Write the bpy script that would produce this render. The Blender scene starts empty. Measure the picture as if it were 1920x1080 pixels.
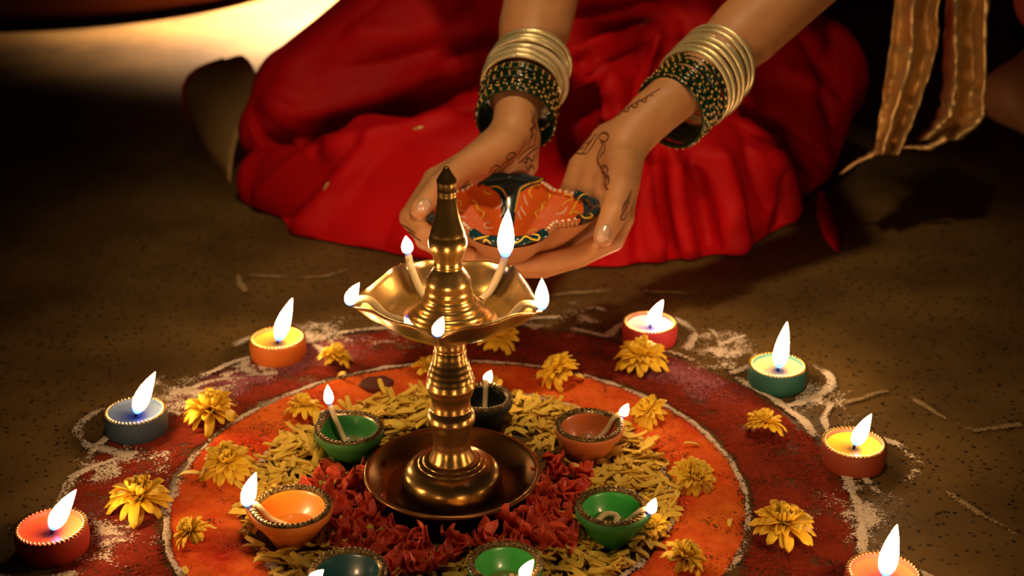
import bpy, math, random
import numpy as np
from mathutils import Vector, Matrix, noise
from mathutils.bvhtree import BVHTree

random.seed(7)
rng = np.random.default_rng(7)
SC = bpy.context.scene
COL = SC.collection
pi = math.pi

# ------------------------------------------------------------------ camera
CAM_H = 0.60
PITCH = math.radians(23.7)
FPX = 2667.0
cam_d = bpy.data.cameras.new('camera')
cam_d.sensor_width = 36.0
cam_d.lens = FPX * 36.0 / 1920.0
cam_d.clip_start = 0.02
cam = bpy.data.objects.new('camera', cam_d)
COL.objects.link(cam)
cam.location = (0, 0, CAM_H)
cam.rotation_euler = (pi / 2 - PITCH, 0, 0)
cam_d.dof.use_dof = True
cam_d.dof.focus_distance = 1.08
cam_d.dof.aperture_fstop = 5.6
SC.camera = cam

# ------------------------------------------------------------------ world, lights, exposure
world = bpy.data.worlds.new('night')
SC.world = world
world.use_nodes = True
world.node_tree.nodes['Background'].inputs[0].default_value = (1.0, 0.62, 0.36, 1)
world.node_tree.nodes['Background'].inputs[1].default_value = 0.0035

def lamp(name, kind, loc, target, energy, color, **kw):
    d = bpy.data.lights.new(name, kind)
    d.energy = energy
    d.color = color
    for k, v in kw.items():
        setattr(d, k, v)
    o = bpy.data.objects.new(name, d)
    COL.objects.link(o)
    o.location = loc
    o.rotation_euler = (Vector(target) - Vector(loc)).to_track_quat('-Z', 'Y').to_euler()
    return o

# lamp of the room far behind, pooling on the floor at the top left of the view
lamp('room_lamp_far', 'SPOT', (-0.37, 2.98, 0.62), (-0.36, 2.90, 0), 760, (1.0, 0.64, 0.34),
     spot_size=math.radians(98), spot_blend=1.0, shadow_soft_size=0.05)
# hanging room lamp above the rangoli, weak and warm, falling off towards the walls
lamp('room_lamp_hanging', 'SPOT', (0.02, 0.78, 1.9), (0.03, 1.33, 0.15), 60, (1.0, 0.70, 0.37),
     spot_size=math.radians(38), spot_blend=1.0, shadow_soft_size=0.06)

SC.view_settings.view_transform = 'Standard'
SC.view_settings.look = 'None'
SC.view_settings.gamma = 1.0
SC.view_settings.use_curve_mapping = False
SC.view_settings.exposure = 0.0
SC.cycles.use_denoising = True
SC.cycles.sample_clamp_indirect = 3.0
SC.cycles.max_bounces = 6
SC.cycles.diffuse_bounces = 3
SC.cycles.caustics_reflective = False
SC.cycles.caustics_refractive = False

FLAME_STRENGTH = 108.0

# ------------------------------------------------------------------ helpers
SP, CP = math.sin(PITCH), math.cos(PITCH)

def P(px, py, y):
    """world point on the sight line of a photo pixel at ground depth y"""
    u, v = px - 960.0, py - 540.0
    t = y / (FPX * CP - v * SP)
    return np.array([u * t, y, CAM_H - (FPX * SP + v * CP) * t])

def G(px, py, z=0.0):
    """world point where the sight line of a photo pixel meets height z"""
    u, v = px - 960.0, py - 540.0
    t = (CAM_H - z) / (FPX * SP + v * CP)
    return np.array([u * t, (FPX * CP - v * SP) * t, z])

def ZAT(py, y):
    return P(960, py, y)[2]

def nz(p, s=1.0, o=0.0):
    return noise.noise(Vector((p[0] * s + o, p[1] * s + o * 1.7, (p[2] if len(p) > 2 else 0) * s - o)))

def fbm(p, s, o=0.0, n=3):
    a, t, f = 0.0, 0.0, 1.0
    for _ in range(n):
        a += nz(p, s / f, o) * f
        t += f
        f *= 0.5
        o += 13.1
    return a / t

def new_mesh(name, verts, faces, mat=None, smooth=True):
    me = bpy.data.meshes.new(name)
    me.from_pydata([tuple(map(float, v)) for v in verts], [], [tuple(int(i) for i in f) for f in faces])
    if mat is not None:
        me.materials.append(mat)
    if smooth:
        me.polygons.foreach_set('use_smooth', [True] * len(me.polygons))
    me.update()
    return me

def link(name, me, parent=None, loc=(0, 0, 0), rot=None):
    o = bpy.data.objects.new(name, me)
    COL.objects.link(o)
    o.location = tuple(float(c) for c in loc)
    if rot is not None:
        o.rotation_euler = rot
    if parent is not None:
        o.parent = parent
    return o

def part(name, geo, mat, parent=None, loc=(0, 0, 0), rot=None, smooth=True, sub=0):
    o = link(name, new_mesh(name, geo[0], geo[1], mat, smooth), parent, loc, rot)
    if sub:
        m = o.modifiers.new('subdivision', 'SUBSURF')
        m.levels = sub
        m.render_levels = sub
    return o

def tag(o, label, cat, group=None, kind=None):
    if label: o['label'] = label
    if cat: o['category'] = cat
    if group: o['group'] = group
    if kind: o['kind'] = kind
    return o

def thing(name, label, cat, loc, group=None, rotz=0.0):
    o = bpy.data.objects.new(name, None)
    o.empty_display_size = 0.02
    COL.objects.link(o)
    o.location = tuple(float(c) for c in loc)
    o.rotation_euler = (0, 0, rotz)
    return tag(o, label, cat, group)

def join_geo(geos):
    vs, fs, n = [], [], 0
    for v, f in geos:
        v = np.asarray(v, float)
        vs.append(v)
        fs += [tuple(int(i) + n for i in q) for q in f]
        n += len(v)
    return np.concatenate(vs) if vs else np.zeros((0, 3)), fs

def shift(geo, d):
    return np.asarray(geo[0], float) + np.asarray(d, float), geo[1]

def grid_faces(nu, nv, close_u=False, close_v=False):
    f = []
    for i in range(nu if close_u else nu - 1):
        for j in range(nv if close_v else nv - 1):
            a = i * nv + j
            b = ((i + 1) % nu) * nv + j
            c = ((i + 1) % nu) * nv + (j + 1) % nv
            d = i * nv + (j + 1) % nv
            f.append((a, b, c, d))
    return f

def lathe(prof, seg=48, rfun=None, cap=True):
    """prof: list of (r, z) from bottom/outside; closed with fans where r is 0"""
    vs = []
    n = len(prof)
    for i in range(seg):
        a = 2 * pi * i / seg
        for k, (r, z) in enumerate(prof):
            rr, zz = (r, z) if rfun is None else rfun(a, r, z, k)
            vs.append((rr * math.cos(a), rr * math.sin(a), zz))
    return np.array(vs), grid_faces(seg, n, close_u=True)

def frames(pts):
    pts = np.asarray(pts, float)
    t = np.gradient(pts, axis=0)
    t /= np.linalg.norm(t, axis=1)[:, None] + 1e-12
    ref = np.array([0, 0, 1.0]) if abs(t[0][2]) < 0.9 else np.array([1.0, 0, 0])
    n = np.cross(t[0], ref); n /= np.linalg.norm(n)
    N, B = [], []
    for k in range(len(pts)):
        n = n - t[k] * np.dot(n, t[k]); n /= np.linalg.norm(n) + 1e-12
        N.append(n); B.append(np.cross(t[k], n))
    return t, np.array(N), np.array(B)

def tube(pts, radii, seg=8, close=False):
    pts = np.asarray(pts, float)
    if np.isscalar(radii): radii = [radii] * len(pts)
    t, N, B = frames(pts)
    vs = []
    for k in range(len(pts)):
        for j in range(seg):
            a = 2 * pi * j / seg
            vs.append(pts[k] + radii[k] * (math.cos(a) * N[k] + math.sin(a) * B[k]))
    f = grid_faces(len(pts), seg, close_v=True)
    if not close:
        n = len(vs)
        vs.append(pts[0]); vs.append(pts[-1])
        m = (len(pts) - 1) * seg
        for j in range(seg):
            f.append((n, (j + 1) % seg, j))
            f.append((n + 1, m + j, m + (j + 1) % seg))
    return np.array(vs), f

def smooth_path(pts, n=24):
    """Catmull-Rom through the points"""
    p = np.asarray(pts, float)
    p = np.vstack([2 * p[0] - p[1], p, 2 * p[-1] - p[-2]])
    out = []
    m = len(p) - 3
    for q in np.linspace(0, m - 1e-6, n):
        i = int(q); t = q - i
        a, b, c, d = p[i], p[i + 1], p[i + 2], p[i + 3]
        out.append(0.5 * (2 * b + (c - a) * t + (2 * a - 5 * b + 4 * c - d) * t * t + (3 * b - a - 3 * c + d) * t ** 3))
    return np.array(out)

def ball(c, r, seg=8, rings=5, scale=(1, 1, 1)):
    vs = [(0, 0, -1)]
    for i in range(1, rings):
        ph = -pi / 2 + pi * i / rings
        for j in range(seg):
            a = 2 * pi * j / seg
            vs.append((math.cos(ph) * math.cos(a), math.cos(ph) * math.sin(a), math.sin(ph)))
    vs.append((0, 0, 1))
    f = []
    for j in range(seg):
        f.append((0, 1 + (j + 1) % seg, 1 + j))
        for i in range(rings - 2):
            a = 1 + i * seg
            f.append((a + j, a + (j + 1) % seg, a + seg + (j + 1) % seg, a + seg + j))
        a = 1 + (rings - 2) * seg
        f.append((a + j, a + (j + 1) % seg, len(vs) - 1))
    return np.array(vs) * r * np.array(scale) + np.asarray(c, float), f

# ------------------------------------------------------------------ materials
def mat(name, color, rough=0.5, metal=0.0, color2=None, nscale=40.0, nmix=0.5, bump=0.0, bscale=200.0,
        sss=0.0, sheen=0.0, coat=0.0, spec=0.5, alpha=1.0, trans=0.0, ior=1.45):
    m = bpy.data.materials.new(name)
    m.use_nodes = True
    nt = m.node_tree
    b = nt.nodes['Principled BSDF']
    b.inputs['Base Color'].default_value = (*color, 1)
    b.inputs['Roughness'].default_value = rough
    b.inputs['Metallic'].default_value = metal
    b.inputs['Specular IOR Level'].default_value = spec
    b.inputs['Alpha'].default_value = alpha
    b.inputs['IOR'].default_value = ior
    b.inputs['Transmission Weight'].default_value = trans
    if sss:
        b.inputs['Subsurface Weight'].default_value = sss
        b.inputs['Subsurface Radius'].default_value = (1.0, 0.4, 0.2)
        b.inputs['Subsurface Scale'].default_value = 0.004
    if sheen: b.inputs['Sheen Weight'].default_value = sheen
    if coat:
        b.inputs['Coat Weight'].default_value = coat
        b.inputs['Coat Roughness'].default_value = 0.12
    tc = nt.nodes.new('ShaderNodeTexCoord')
    if color2 is not None:
        n = nt.nodes.new('ShaderNodeTexNoise')
        n.inputs['Scale'].default_value = nscale
        n.inputs['Detail'].default_value = 5
        nt.links.new(tc.outputs['Object'], n.inputs['Vector'])
        r = nt.nodes.new('ShaderNodeValToRGB')
        r.color_ramp.elements[0].position = 0.5 - nmix * 0.35
        r.color_ramp.elements[1].position = 0.5 + nmix * 0.35
        r.color_ramp.elements[0].color = (*color, 1)
        r.color_ramp.elements[1].color = (*color2, 1)
        nt.links.new(n.outputs['Fac'], r.inputs['Fac'])
        nt.links.new(r.outputs['Color'], b.inputs['Base Color'])
    if bump:
        n = nt.nodes.new('ShaderNodeTexNoise')
        n.inputs['Scale'].default_value = bscale
        n.inputs['Detail'].default_value = 4
        nt.links.new(tc.outputs['Object'], n.inputs['Vector'])
        k = nt.nodes.new('ShaderNodeBump')
        k.inputs['Strength'].default_value = bump
        k.inputs['Distance'].default_value = 0.001
        nt.links.new(n.outputs['Fac'], k.inputs['Height'])
        nt.links.new(k.outputs['Normal'], b.inputs['Normal'])
    return m

def flame_material():
    m = bpy.data.materials.new('flame')
    m.use_nodes = True
    nt = m.node_tree
    nt.nodes.clear()
    out = nt.nodes.new('ShaderNodeOutputMaterial')
    em = nt.nodes.new('ShaderNodeEmission')
    at = nt.nodes.new('ShaderNodeAttribute')
    at.attribute_name = 'height'
    cr = nt.nodes.new('ShaderNodeValToRGB')
    e = cr.color_ramp.elements
    e[0].position = 0.0; e[0].color = (0.004, 0.010, 0.07, 1)
    e[1].position = 1.0; e[1].color = (1.0, 0.50, 0.16, 1)
    for pos, c in ((0.12, (0.006, 0.016, 0.10)), (0.27, (0.9, 0.52, 0.24)), (0.45, (1.0, 0.62, 0.29)), (0.93, (1.0, 0.57, 0.24))):
        q = e.new(pos); q.color = (*c, 1)
    em.inputs['Strength'].default_value = FLAME_STRENGTH
    nt.links.new(at.outputs['Fac'], cr.inputs['Fac'])
    nt.links.new(cr.outputs['Color'], em.inputs['Color'])
    nt.links.new(em.outputs[0], out.inputs[0])
    return m

def floor_material():
    m = bpy.data.materials.new('terrazzo_floor')
    m.use_nodes = True
    nt = m.node_tree
    b = nt.nodes['Principled BSDF']
    tc = nt.nodes.new('ShaderNodeTexCoord')
    def N(kind): return nt.nodes.new(kind)
    n1 = N('ShaderNodeTexNoise'); n1.inputs['Scale'].default_value = 7; n1.inputs['Detail'].default_value = 7
    n2 = N('ShaderNodeTexNoise'); n2.inputs['Scale'].default_value = 130; n2.inputs['Detail'].default_value = 3
    v = N('ShaderNodeTexVoronoi'); v.inputs['Scale'].default_value = 150
    for x in (n1, n2, v): nt.links.new(tc.outputs['Object'], x.inputs['Vector'])
    base = N('ShaderNodeValToRGB')
    base.color_ramp.elements[0].color = (0.080, 0.042, 0.009, 1); base.color_ramp.elements[0].position = 0.33
    base.color_ramp.elements[1].color = (0.180, 0.104, 0.027, 1); base.color_ramp.elements[1].position = 0.68
    nt.links.new(n1.outputs['Fac'], base.inputs['Fac'])
    # dark chips: small voronoi cells thinned by noise
    sp = N('ShaderNodeValToRGB')
    sp.color_ramp.elements[0].position = 0.22; sp.color_ramp.elements[0].color = (1, 1, 1, 1)
    sp.color_ramp.elements[1].position = 0.33; sp.color_ramp.elements[1].color = (0, 0, 0, 1)
    nt.links.new(v.outputs['Distance'], sp.inputs['Fac'])
    th = N('ShaderNodeValToRGB')
    th.color_ramp.elements[0].position = 0.45; th.color_ramp.elements[0].color = (0, 0, 0, 1)
    th.color_ramp.elements[1].position = 0.50; th.color_ramp.elements[1].color = (1, 1, 1, 1)
    nt.links.new(n2.outputs['Fac'], th.inputs['Fac'])
    mul = N('ShaderNodeMath'); mul.operation = 'MULTIPLY'
    nt.links.new(sp.outputs['Color'], mul.inputs[0]); nt.links.new(th.outputs['Color'], mul.inputs[1])
    mx = N('ShaderNodeMixRGB')
    mx.inputs['Color2'].default_value = (0.018, 0.011, 0.007, 1)
    nt.links.new(mul.outputs[0], mx.inputs['Fac']); nt.links.new(base.outputs['Color'], mx.inputs['Color1'])
    nt.links.new(mx.outputs['Color'], b.inputs['Base Color'])
    b.inputs['Roughness'].default_value = 0.62
    b.inputs['Specular IOR Level'].default_value = 0.3
    bp = N('ShaderNodeBump'); bp.inputs['Strength'].default_value = 0.35; bp.inputs['Distance'].default_value = 0.001
    nt.links.new(n2.outputs['Fac'], bp.inputs['Height'])
    nt.links.new(bp.outputs['Normal'], b.inputs['Normal'])
    return m

def powder_material(name, c1, c2, c3):
    """powder strewn on the floor: pigments drifting into each other, grains thinning out where the layer is thin"""
    m = bpy.data.materials.new(name)
    m.use_nodes = True
    nt = m.node_tree
    b = nt.nodes['Principled BSDF']
    tc = nt.nodes.new('ShaderNodeTexCoord')
    def tex(scale, detail, rough=0.6):
        n = nt.nodes.new('ShaderNodeTexNoise'); n.inputs['Scale'].default_value = scale; n.inputs['Detail'].default_value = detail
        n.inputs['Roughness'].default_value = rough
        nt.links.new(tc.outputs['Object'], n.inputs['Vector'])
        return n
    def ramp(src, p0, p1, k0, k1):
        r = nt.nodes.new('ShaderNodeValToRGB')
        r.color_ramp.elements[0].position = p0; r.color_ramp.elements[0].color = (*k0, 1)
        r.color_ramp.elements[1].position = p1; r.color_ramp.elements[1].color = (*k1, 1)
        nt.links.new(src, r.inputs['Fac'])
        return r
    n1, n2, n3 = tex(14, 8, 0.7), tex(330, 3), tex(520, 2)
    r = ramp(n1.outputs['Fac'], 0.36, 0.64, c1, c2)
    r2 = ramp(n2.outputs['Fac'], 0.50, 0.68, (0, 0, 0), (0.8, 0.8, 0.8))
    mx = nt.nodes.new('ShaderNodeMixRGB'); mx.inputs['Color2'].default_value = (*c3, 1)
    nt.links.new(r2.outputs['Color'], mx.inputs['Fac']); nt.links.new(r.outputs['Color'], mx.inputs['Color1'])
    nt.links.new(mx.outputs['Color'], b.inputs['Base Color'])
    b.inputs['Roughness'].default_value = 1.0
    b.inputs['Specular IOR Level'].default_value = 0.0
    at = nt.nodes.new('ShaderNodeAttribute'); at.attribute_name = 'powder_depth'
    def math_(op, x, y):
        k = nt.nodes.new('ShaderNodeMath'); k.operation = op
        for q, s in ((0, x), (1, y)):
            if isinstance(s, (int, float)): k.inputs[q].default_value = s
            else: nt.links.new(s, k.inputs[q])
        return k.outputs[0]
    g = math_('MULTIPLY', math_('SUBTRACT', n3.outputs['Fac'], 0.5), 2.6)
    al = math_('MULTIPLY', math_('SUBTRACT', math_('ADD', at.outputs['Fac'], g), 0.42), 5.0)
    cl = nt.nodes.new('ShaderNodeClamp'); nt.links.new(al, cl.inputs['Value'])
    nt.links.new(cl.outputs[0], b.inputs['Alpha'])
    bp = nt.nodes.new('ShaderNodeBump'); bp.inputs['Strength'].default_value = 0.9; bp.inputs['Distance'].default_value = 0.0012
    nt.links.new(n2.outputs['Fac'], bp.inputs['Height'])
    nt.links.new(bp.outputs['Normal'], b.inputs['Normal'])
    return m

M = {}
M['floor'] = floor_material()
M['flame'] = flame_material()
M['brass'] = mat('brass', (0.58, 0.355, 0.11), 0.27, 0.90, (0.48, 0.28, 0.08), 60, 0.8, bump=0.05, bscale=350)
M['brass_dark'] = mat('aged_brass', (0.42, 0.23, 0.075), 0.32, 0.85, (0.34, 0.17, 0.055), 40, 0.8, bump=0.05, bscale=300)
M['oil'] = mat('lamp_oil', (0.30, 0.16, 0.02), 0.03, alpha=0.35)
M['wick'] = mat('cotton_wick', (0.62, 0.47, 0.24), 0.8, bump=0.5, bscale=900)
M['char'] = mat('charred_cotton', (0.012, 0.009, 0.008), 0.9)
M['gold_paint'] = mat('gold_paint', (0.80, 0.52, 0.16), 0.28, 1.0)
M['braid'] = mat('black_gold_braid', (0.014, 0.010, 0.005), 0.28, 0.5, (0.30, 0.19, 0.055), 380, 0.6)
M['chalk'] = powder_material('white_chalk_powder', (0.58, 0.44, 0.32), (0.78, 0.64, 0.50), (0.85, 0.74, 0.62))
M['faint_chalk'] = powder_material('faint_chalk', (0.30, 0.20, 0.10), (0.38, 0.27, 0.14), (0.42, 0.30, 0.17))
M['orange_powder'] = powder_material('orange_powder', (0.56, 0.032, 0.010), (0.86, 0.20, 0.025), (0.85, 0.13, 0.06))
M['maroon_powder'] = powder_material('maroon_powder', (0.15, 0.018, 0.009), (0.27, 0.038, 0.018), (0.32, 0.045, 0.02))
M['purple_powder'] = powder_material('purple_powder', (0.24, 0.065, 0.085), (0.36, 0.12, 0.13), (0.10, 0.025, 0.03))
M['petal_y'] = mat('yellow_petal', (0.92, 0.60, 0.035), 0.6, color2=(0.88, 0.48, 0.015), nscale=50, sss=0.15)
M['petal_pale'] = mat('pale_yellow_petal', (0.86, 0.60, 0.075), 0.65, color2=(0.74, 0.46, 0.05), nscale=60, sss=0.1)
M['petal_c'] = mat('flower_centre', (0.45, 0.22, 0.02), 0.8, bump=0.8, bscale=600)
M['petal_r'] = mat('red_orange_petal', (0.82, 0.10, 0.028), 0.55, color2=(0.56, 0.028, 0.012), nscale=50, sss=0.15)
M['stem'] = mat('green_stem', (0.06, 0.10, 0.02), 0.6)
M['skin'] = mat('skin', (0.68, 0.32, 0.135), 0.50, color2=(0.60, 0.265, 0.105), nscale=60, sss=0.12, bump=0.12, bscale=700)
M['nail'] = mat('fingernail', (0.66, 0.40, 0.27), 0.22, coat=0.4)
M['henna'] = mat('henna', (0.16, 0.048, 0.018), 0.6)
M['sari'] = mat('red_silk', (0.62, 0.004, 0.007), 0.60, color2=(0.54, 0.003, 0.006), nscale=12, bump=0.10, bscale=900, spec=0.18)
M['sari_inner'] = mat('beige_lining', (0.62, 0.36, 0.13), 0.7)
M['zari'] = mat('gold_zari', (0.90, 0.64, 0.28), 0.33, 0.62, (0.70, 0.44, 0.17), 120, 0.9, bump=1.0, bscale=110)
M['green_glass'] = mat('dark_green_glass', (0.003, 0.030, 0.009), 0.12, coat=0.6)
M['gold_bangle'] = mat('gold_bangle', (0.98, 0.88, 0.54), 0.25, 0.60, (0.92, 0.76, 0.38), 300, 0.7, bump=0.4, bscale=700)
M['cream_bangle'] = mat('cream_bangle', (0.80, 0.62, 0.36), 0.3, coat=0.4)
M['silver_bangle'] = mat('silver_bangle', (0.80, 0.78, 0.74), 0.18, 1.0, bump=0.6, bscale=600)
M['terracotta'] = mat('terracotta', (0.52, 0.20, 0.07), 0.7, bump=0.3, bscale=250)
M['paint_orange'] = mat('orange_gloss_paint', (0.80, 0.135, 0.014), 0.42, coat=0.10, bump=0.9, bscale=420)
M['paint_teal'] = mat('dark_teal_gloss_paint', (0.008, 0.042, 0.055), 0.16, coat=0.7)
M['paint_yellow'] = mat('yellow_paint', (0.85, 0.55, 0.05), 0.4)
M['paint_white'] = mat('white_paint', (0.85, 0.74, 0.62), 0.4)
M['maroon_cloth'] = mat('maroon_cloth', (0.10, 0.018, 0.010), 0.85)
M['pink_cloth'] = mat('pink_cloth', (0.70, 0.12, 0.13), 0.7)
M['hair'] = mat('black_hair', (0.012, 0.008, 0.006), 0.4)

# ------------------------------------------------------------------ signed distance modelling
def prim_cone(a, b, ra, rb):
    return ('c', np.asarray(a, float), np.asarray(b, float), ra, rb)

def prim_ell(c, r, rot=None):
    return ('e', np.asarray(c, float), np.asarray(r, float), rot)

def prim_chain(pts, rad):
    """a limb: cones joined end to end, no swelling at the joints"""
    return ('p', [prim_cone(pts[i], pts[i + 1], rad[i], rad[i + 1]) for i in range(len(pts) - 1)])

def prim_d(p, X, Y, Z):
    if p[0] == 'p':
        d = prim_d(p[1][0], X, Y, Z)
        for q in p[1][1:]: d = np.minimum(d, prim_d(q, X, Y, Z)) if q is p[1][0] else smin(d, prim_d(q, X, Y, Z), 0.0015)
        return d
    if p[0] == 'c':
        _, a, b, ra, rb = p
        d = b - a
        L2 = float(d @ d) + 1e-12
        x, y, z = X - a[0], Y - a[1], Z - a[2]
        h = np.clip((x * d[0] + y * d[1] + z * d[2]) / L2, 0, 1)
        return np.sqrt((x - h * d[0]) ** 2 + (y - h * d[1]) ** 2 + (z - h * d[2]) ** 2) - (ra + (rb - ra) * h)
    _, c, r, R = p
    x, y, z = X - c[0], Y - c[1], Z - c[2]
    if R is not None:   # columns of R are the ellipsoid axes
        x, y, z = (x * R[0, 0] + y * R[1, 0] + z * R[2, 0], x * R[0, 1] + y * R[1, 1] + z * R[2, 1],
                   x * R[0, 2] + y * R[1, 2] + z * R[2, 2])
    k0 = np.sqrt((x / r[0]) ** 2 + (y / r[1]) ** 2 + (z / r[2]) ** 2)
    k1 = np.sqrt((x / r[0] ** 2) ** 2 + (y / r[1] ** 2) ** 2 + (z / r[2] ** 2) ** 2)
    return k0 * (k0 - 1.0) / (k1 + 1e-9)

def prim_box(p):
    if p[0] == 'p':
        bb = [prim_box(q) for q in p[1]]
        return np.min([b[0] for b in bb], axis=0), np.max([b[1] for b in bb], axis=0)
    if p[0] == 'c':
        r = max(p[3], p[4])
        return np.minimum(p[1], p[2]) - r, np.maximum(p[1], p[2]) + r
    r = max(p[2])
    return p[1] - r, p[1] + r

def smin(a, b, k):
    h = np.maximum(k - np.abs(a - b), 0.0) / k
    return np.minimum(a, b) - h * h * k * 0.25

def sdf_eval(groups, X, Y, Z):
    F = None
    for prims, kin, kout in groups:
        g = None
        for p in prims:
            d = prim_d(p, X, Y, Z)
            g = d if g is None else smin(g, d, kin)
        F = g if F is None else (smin(F, g, kout) if kout > 0 else -smin(-F, g, -kout))   # a negative blend carves the group away
    return F

def sdf_mesh(groups, vox, lo=None, hi=None, project=2):
    """groups: list of (prims, blend inside the group, blend with the rest) -> verts, quads (surface nets)"""
    boxes = [prim_box(p) for g in groups for p in g[0]]
    L = np.min([b[0] for b in boxes], axis=0) - 3 * vox
    H = np.max([b[1] for b in boxes], axis=0) + 3 * vox
    if lo is not None: L = np.maximum(L, lo)
    if hi is not None: H = np.minimum(H, hi)
    n = np.ceil((H - L) / vox).astype(int) + 1
    F = np.full(n, 1.0, np.float32)
    ax = [(L[i] + vox * np.arange(n[i])).astype(np.float32) for i in range(3)]
    def region(b0, b1, m):
        i0 = np.maximum(np.floor((b0 - m - L) / vox).astype(int), 0)
        i1 = np.minimum(np.ceil((b1 + m - L) / vox).astype(int) + 1, n)
        return i0, i1
    for prims, kin, kout in groups:
        bb = [prim_box(p) for p in prims]
        m = max(kin, abs(kout)) + 3 * vox
        i0, i1 = region(np.min([b[0] for b in bb], axis=0), np.max([b[1] for b in bb], axis=0), m)
        if np.any(i1 <= i0): continue
        g = np.full(i1 - i0, 1.0, np.float32)
        for p, b in zip(prims, bb):
            j0, j1 = region(b[0], b[1], m)
            if np.any(j1 <= j0): continue
            X = ax[0][j0[0]:j1[0], None, None]; Y = ax[1][None, j0[1]:j1[1], None]; Z = ax[2][None, None, j0[2]:j1[2]]
            d = prim_d(p, X, Y, Z).astype(np.float32)
            s = tuple(slice(j0[i] - i0[i], j1[i] - i0[i]) for i in range(3))
            g[s] = smin(g[s], d, kin)
        s = tuple(slice(i0[i], i1[i]) for i in range(3))
        F[s] = smin(F[s], g, kout) if kout > 0 else -smin(-F[s], g, -kout)
    ins = (F < 0)
    c = np.zeros(n - 1, np.uint8)
    for dx in (0, 1):
        for dy in (0, 1):
            for dz in (0, 1):
                c += ins[dx:n[0] - 1 + dx, dy:n[1] - 1 + dy, dz:n[2] - 1 + dz]
    act = np.argwhere((c > 0) & (c < 8))
    idx = np.full(n - 1, -1, np.int32)
    idx[act[:, 0], act[:, 1], act[:, 2]] = np.arange(len(act))
    acc = np.zeros((len(act), 3)); cnt = np.zeros(len(act))
    corners = [(dx, dy, dz) for dx in (0, 1) for dy in (0, 1) for dz in (0, 1)]
    val = {q: F[act[:, 0] + q[0], act[:, 1] + q[1], act[:, 2] + q[2]].astype(float) for q in corners}
    for q in corners:
        for axis in range(3):
            if q[axis]: continue
            r = list(q); r[axis] = 1; r = tuple(r)
            a, b = val[q], val[r]
            cross = (a < 0) != (b < 0)
            t = np.where(cross, a / np.where(cross, a - b, 1), 0)
            pos = np.array(q, float)[None, :].repeat(len(act), 0)
            pos[:, axis] = t
            acc += np.where(cross[:, None], pos, 0); cnt += cross
    V = L + vox * (act + acc / np.maximum(cnt, 1)[:, None])
    faces = []
    for axis in range(3):
        o = [a for a in range(3) if a != axis]
        s0 = [slice(None)] * 3; s1 = [slice(None)] * 3
        s0[axis] = slice(0, -1); s1[axis] = slice(1, None)
        A, B = ins[tuple(s0)], ins[tuple(s1)]
        e = np.argwhere(A != B)
        e = e[(e[:, o[0]] > 0) & (e[:, o[1]] > 0) & (e[:, o[0]] < n[o[0]] - 1) & (e[:, o[1]] < n[o[1]] - 1)]
        fl = A[e[:, 0], e[:, 1], e[:, 2]]
        q = []
        for du, dv in ((-1, -1), (0, -1), (0, 0), (-1, 0)):
            k = e.copy(); k[:, o[0]] += du; k[:, o[1]] += dv
            q.append(idx[k[:, 0], k[:, 1], k[:, 2]])
        q = np.stack(q, 1)
        flip = fl if axis != 1 else ~fl
        q[~flip] = q[~flip][:, ::-1]
        faces.append(q)
    faces = np.concatenate(faces)
    faces = faces[(faces >= 0).all(1)]
    for _ in range(project):
        V = sdf_project(groups, V)
    return V, faces

def sdf_project(groups, V, h=0.0006):
    X, Y, Z = V[:, 0], V[:, 1], V[:, 2]
    d = sdf_eval(groups, X, Y, Z)
    g = np.stack([sdf_eval(groups, X + h, Y, Z) - d, sdf_eval(groups, X, Y + h, Z) - d, sdf_eval(groups, X, Y, Z + h) - d], 1) / h
    g2 = np.maximum((g * g).sum(1), 0.2)
    step = np.clip(d / g2, -0.004, 0.004)
    return V - g * step[:, None]

def relax(V, F, n=2, w=0.5):
    E = np.concatenate([F[:, [0, 1]], F[:, [1, 2]], F[:, [2, 3]], F[:, [3, 0]]])
    for _ in range(n):
        S = np.zeros_like(V); C = np.zeros(len(V))
        np.add.at(S, E[:, 0], V[E[:, 1]]); np.add.at(S, E[:, 1], V[E[:, 0]])
        np.add.at(C, E[:, 0], 1); np.add.at(C, E[:, 1], 1)
        V = V * (1 - w) + w * S / np.maximum(C, 1)[:, None]
    return V

def normals(V, F):
    n = np.cross(V[F[:, 2]] - V[F[:, 0]], V[F[:, 3]] - V[F[:, 1]])
    N = np.zeros_like(V)
    for k in range(4): np.add.at(N, F[:, k], n)
    return N / (np.linalg.norm(N, axis=1)[:, None] + 1e-12)

def bvh_of(V, F):
    return BVHTree.FromPolygons([Vector(v) for v in V], [tuple(int(i) for i in f) for f in F])

def cast(bvh, px, py):
    o = Vector((0, 0, CAM_H))
    d = Vector(P(px, py, 1.0)) - o
    d.normalize()
    h = bvh.ray_cast(o, d)
    return (np.array(h[0]), np.array(h[1])) if h[0] is not None else (None, None)

def painted(bvh, line, r, lift=0.0, n=None, seg=5):
    """a thin painted line lying on a surface: traced on the sight lines, laid onto the mesh"""
    path = smooth_path(np.array(line, float), n or max(8, 5 * len(line)))
    segs, cur = [], []
    for x, y in path:
        p, nn = cast(bvh, x, y)
        if p is None or (cur and np.linalg.norm(p - cur[-1]) > 0.012):
            if len(cur) > 2: segs.append(cur)
            cur = []
            if p is None: continue
        cur.append(p + nn * lift)
    if len(cur) > 2: segs.append(cur)
    out = []
    for s in segs:
        k = len(s)
        rr = [r * (0.45 + 0.55 * math.sin(pi * (0.08 + 0.84 * i / (k - 1)))) for i in range(k)]
        out.append(tube(s, rr, seg))
    return out
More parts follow.
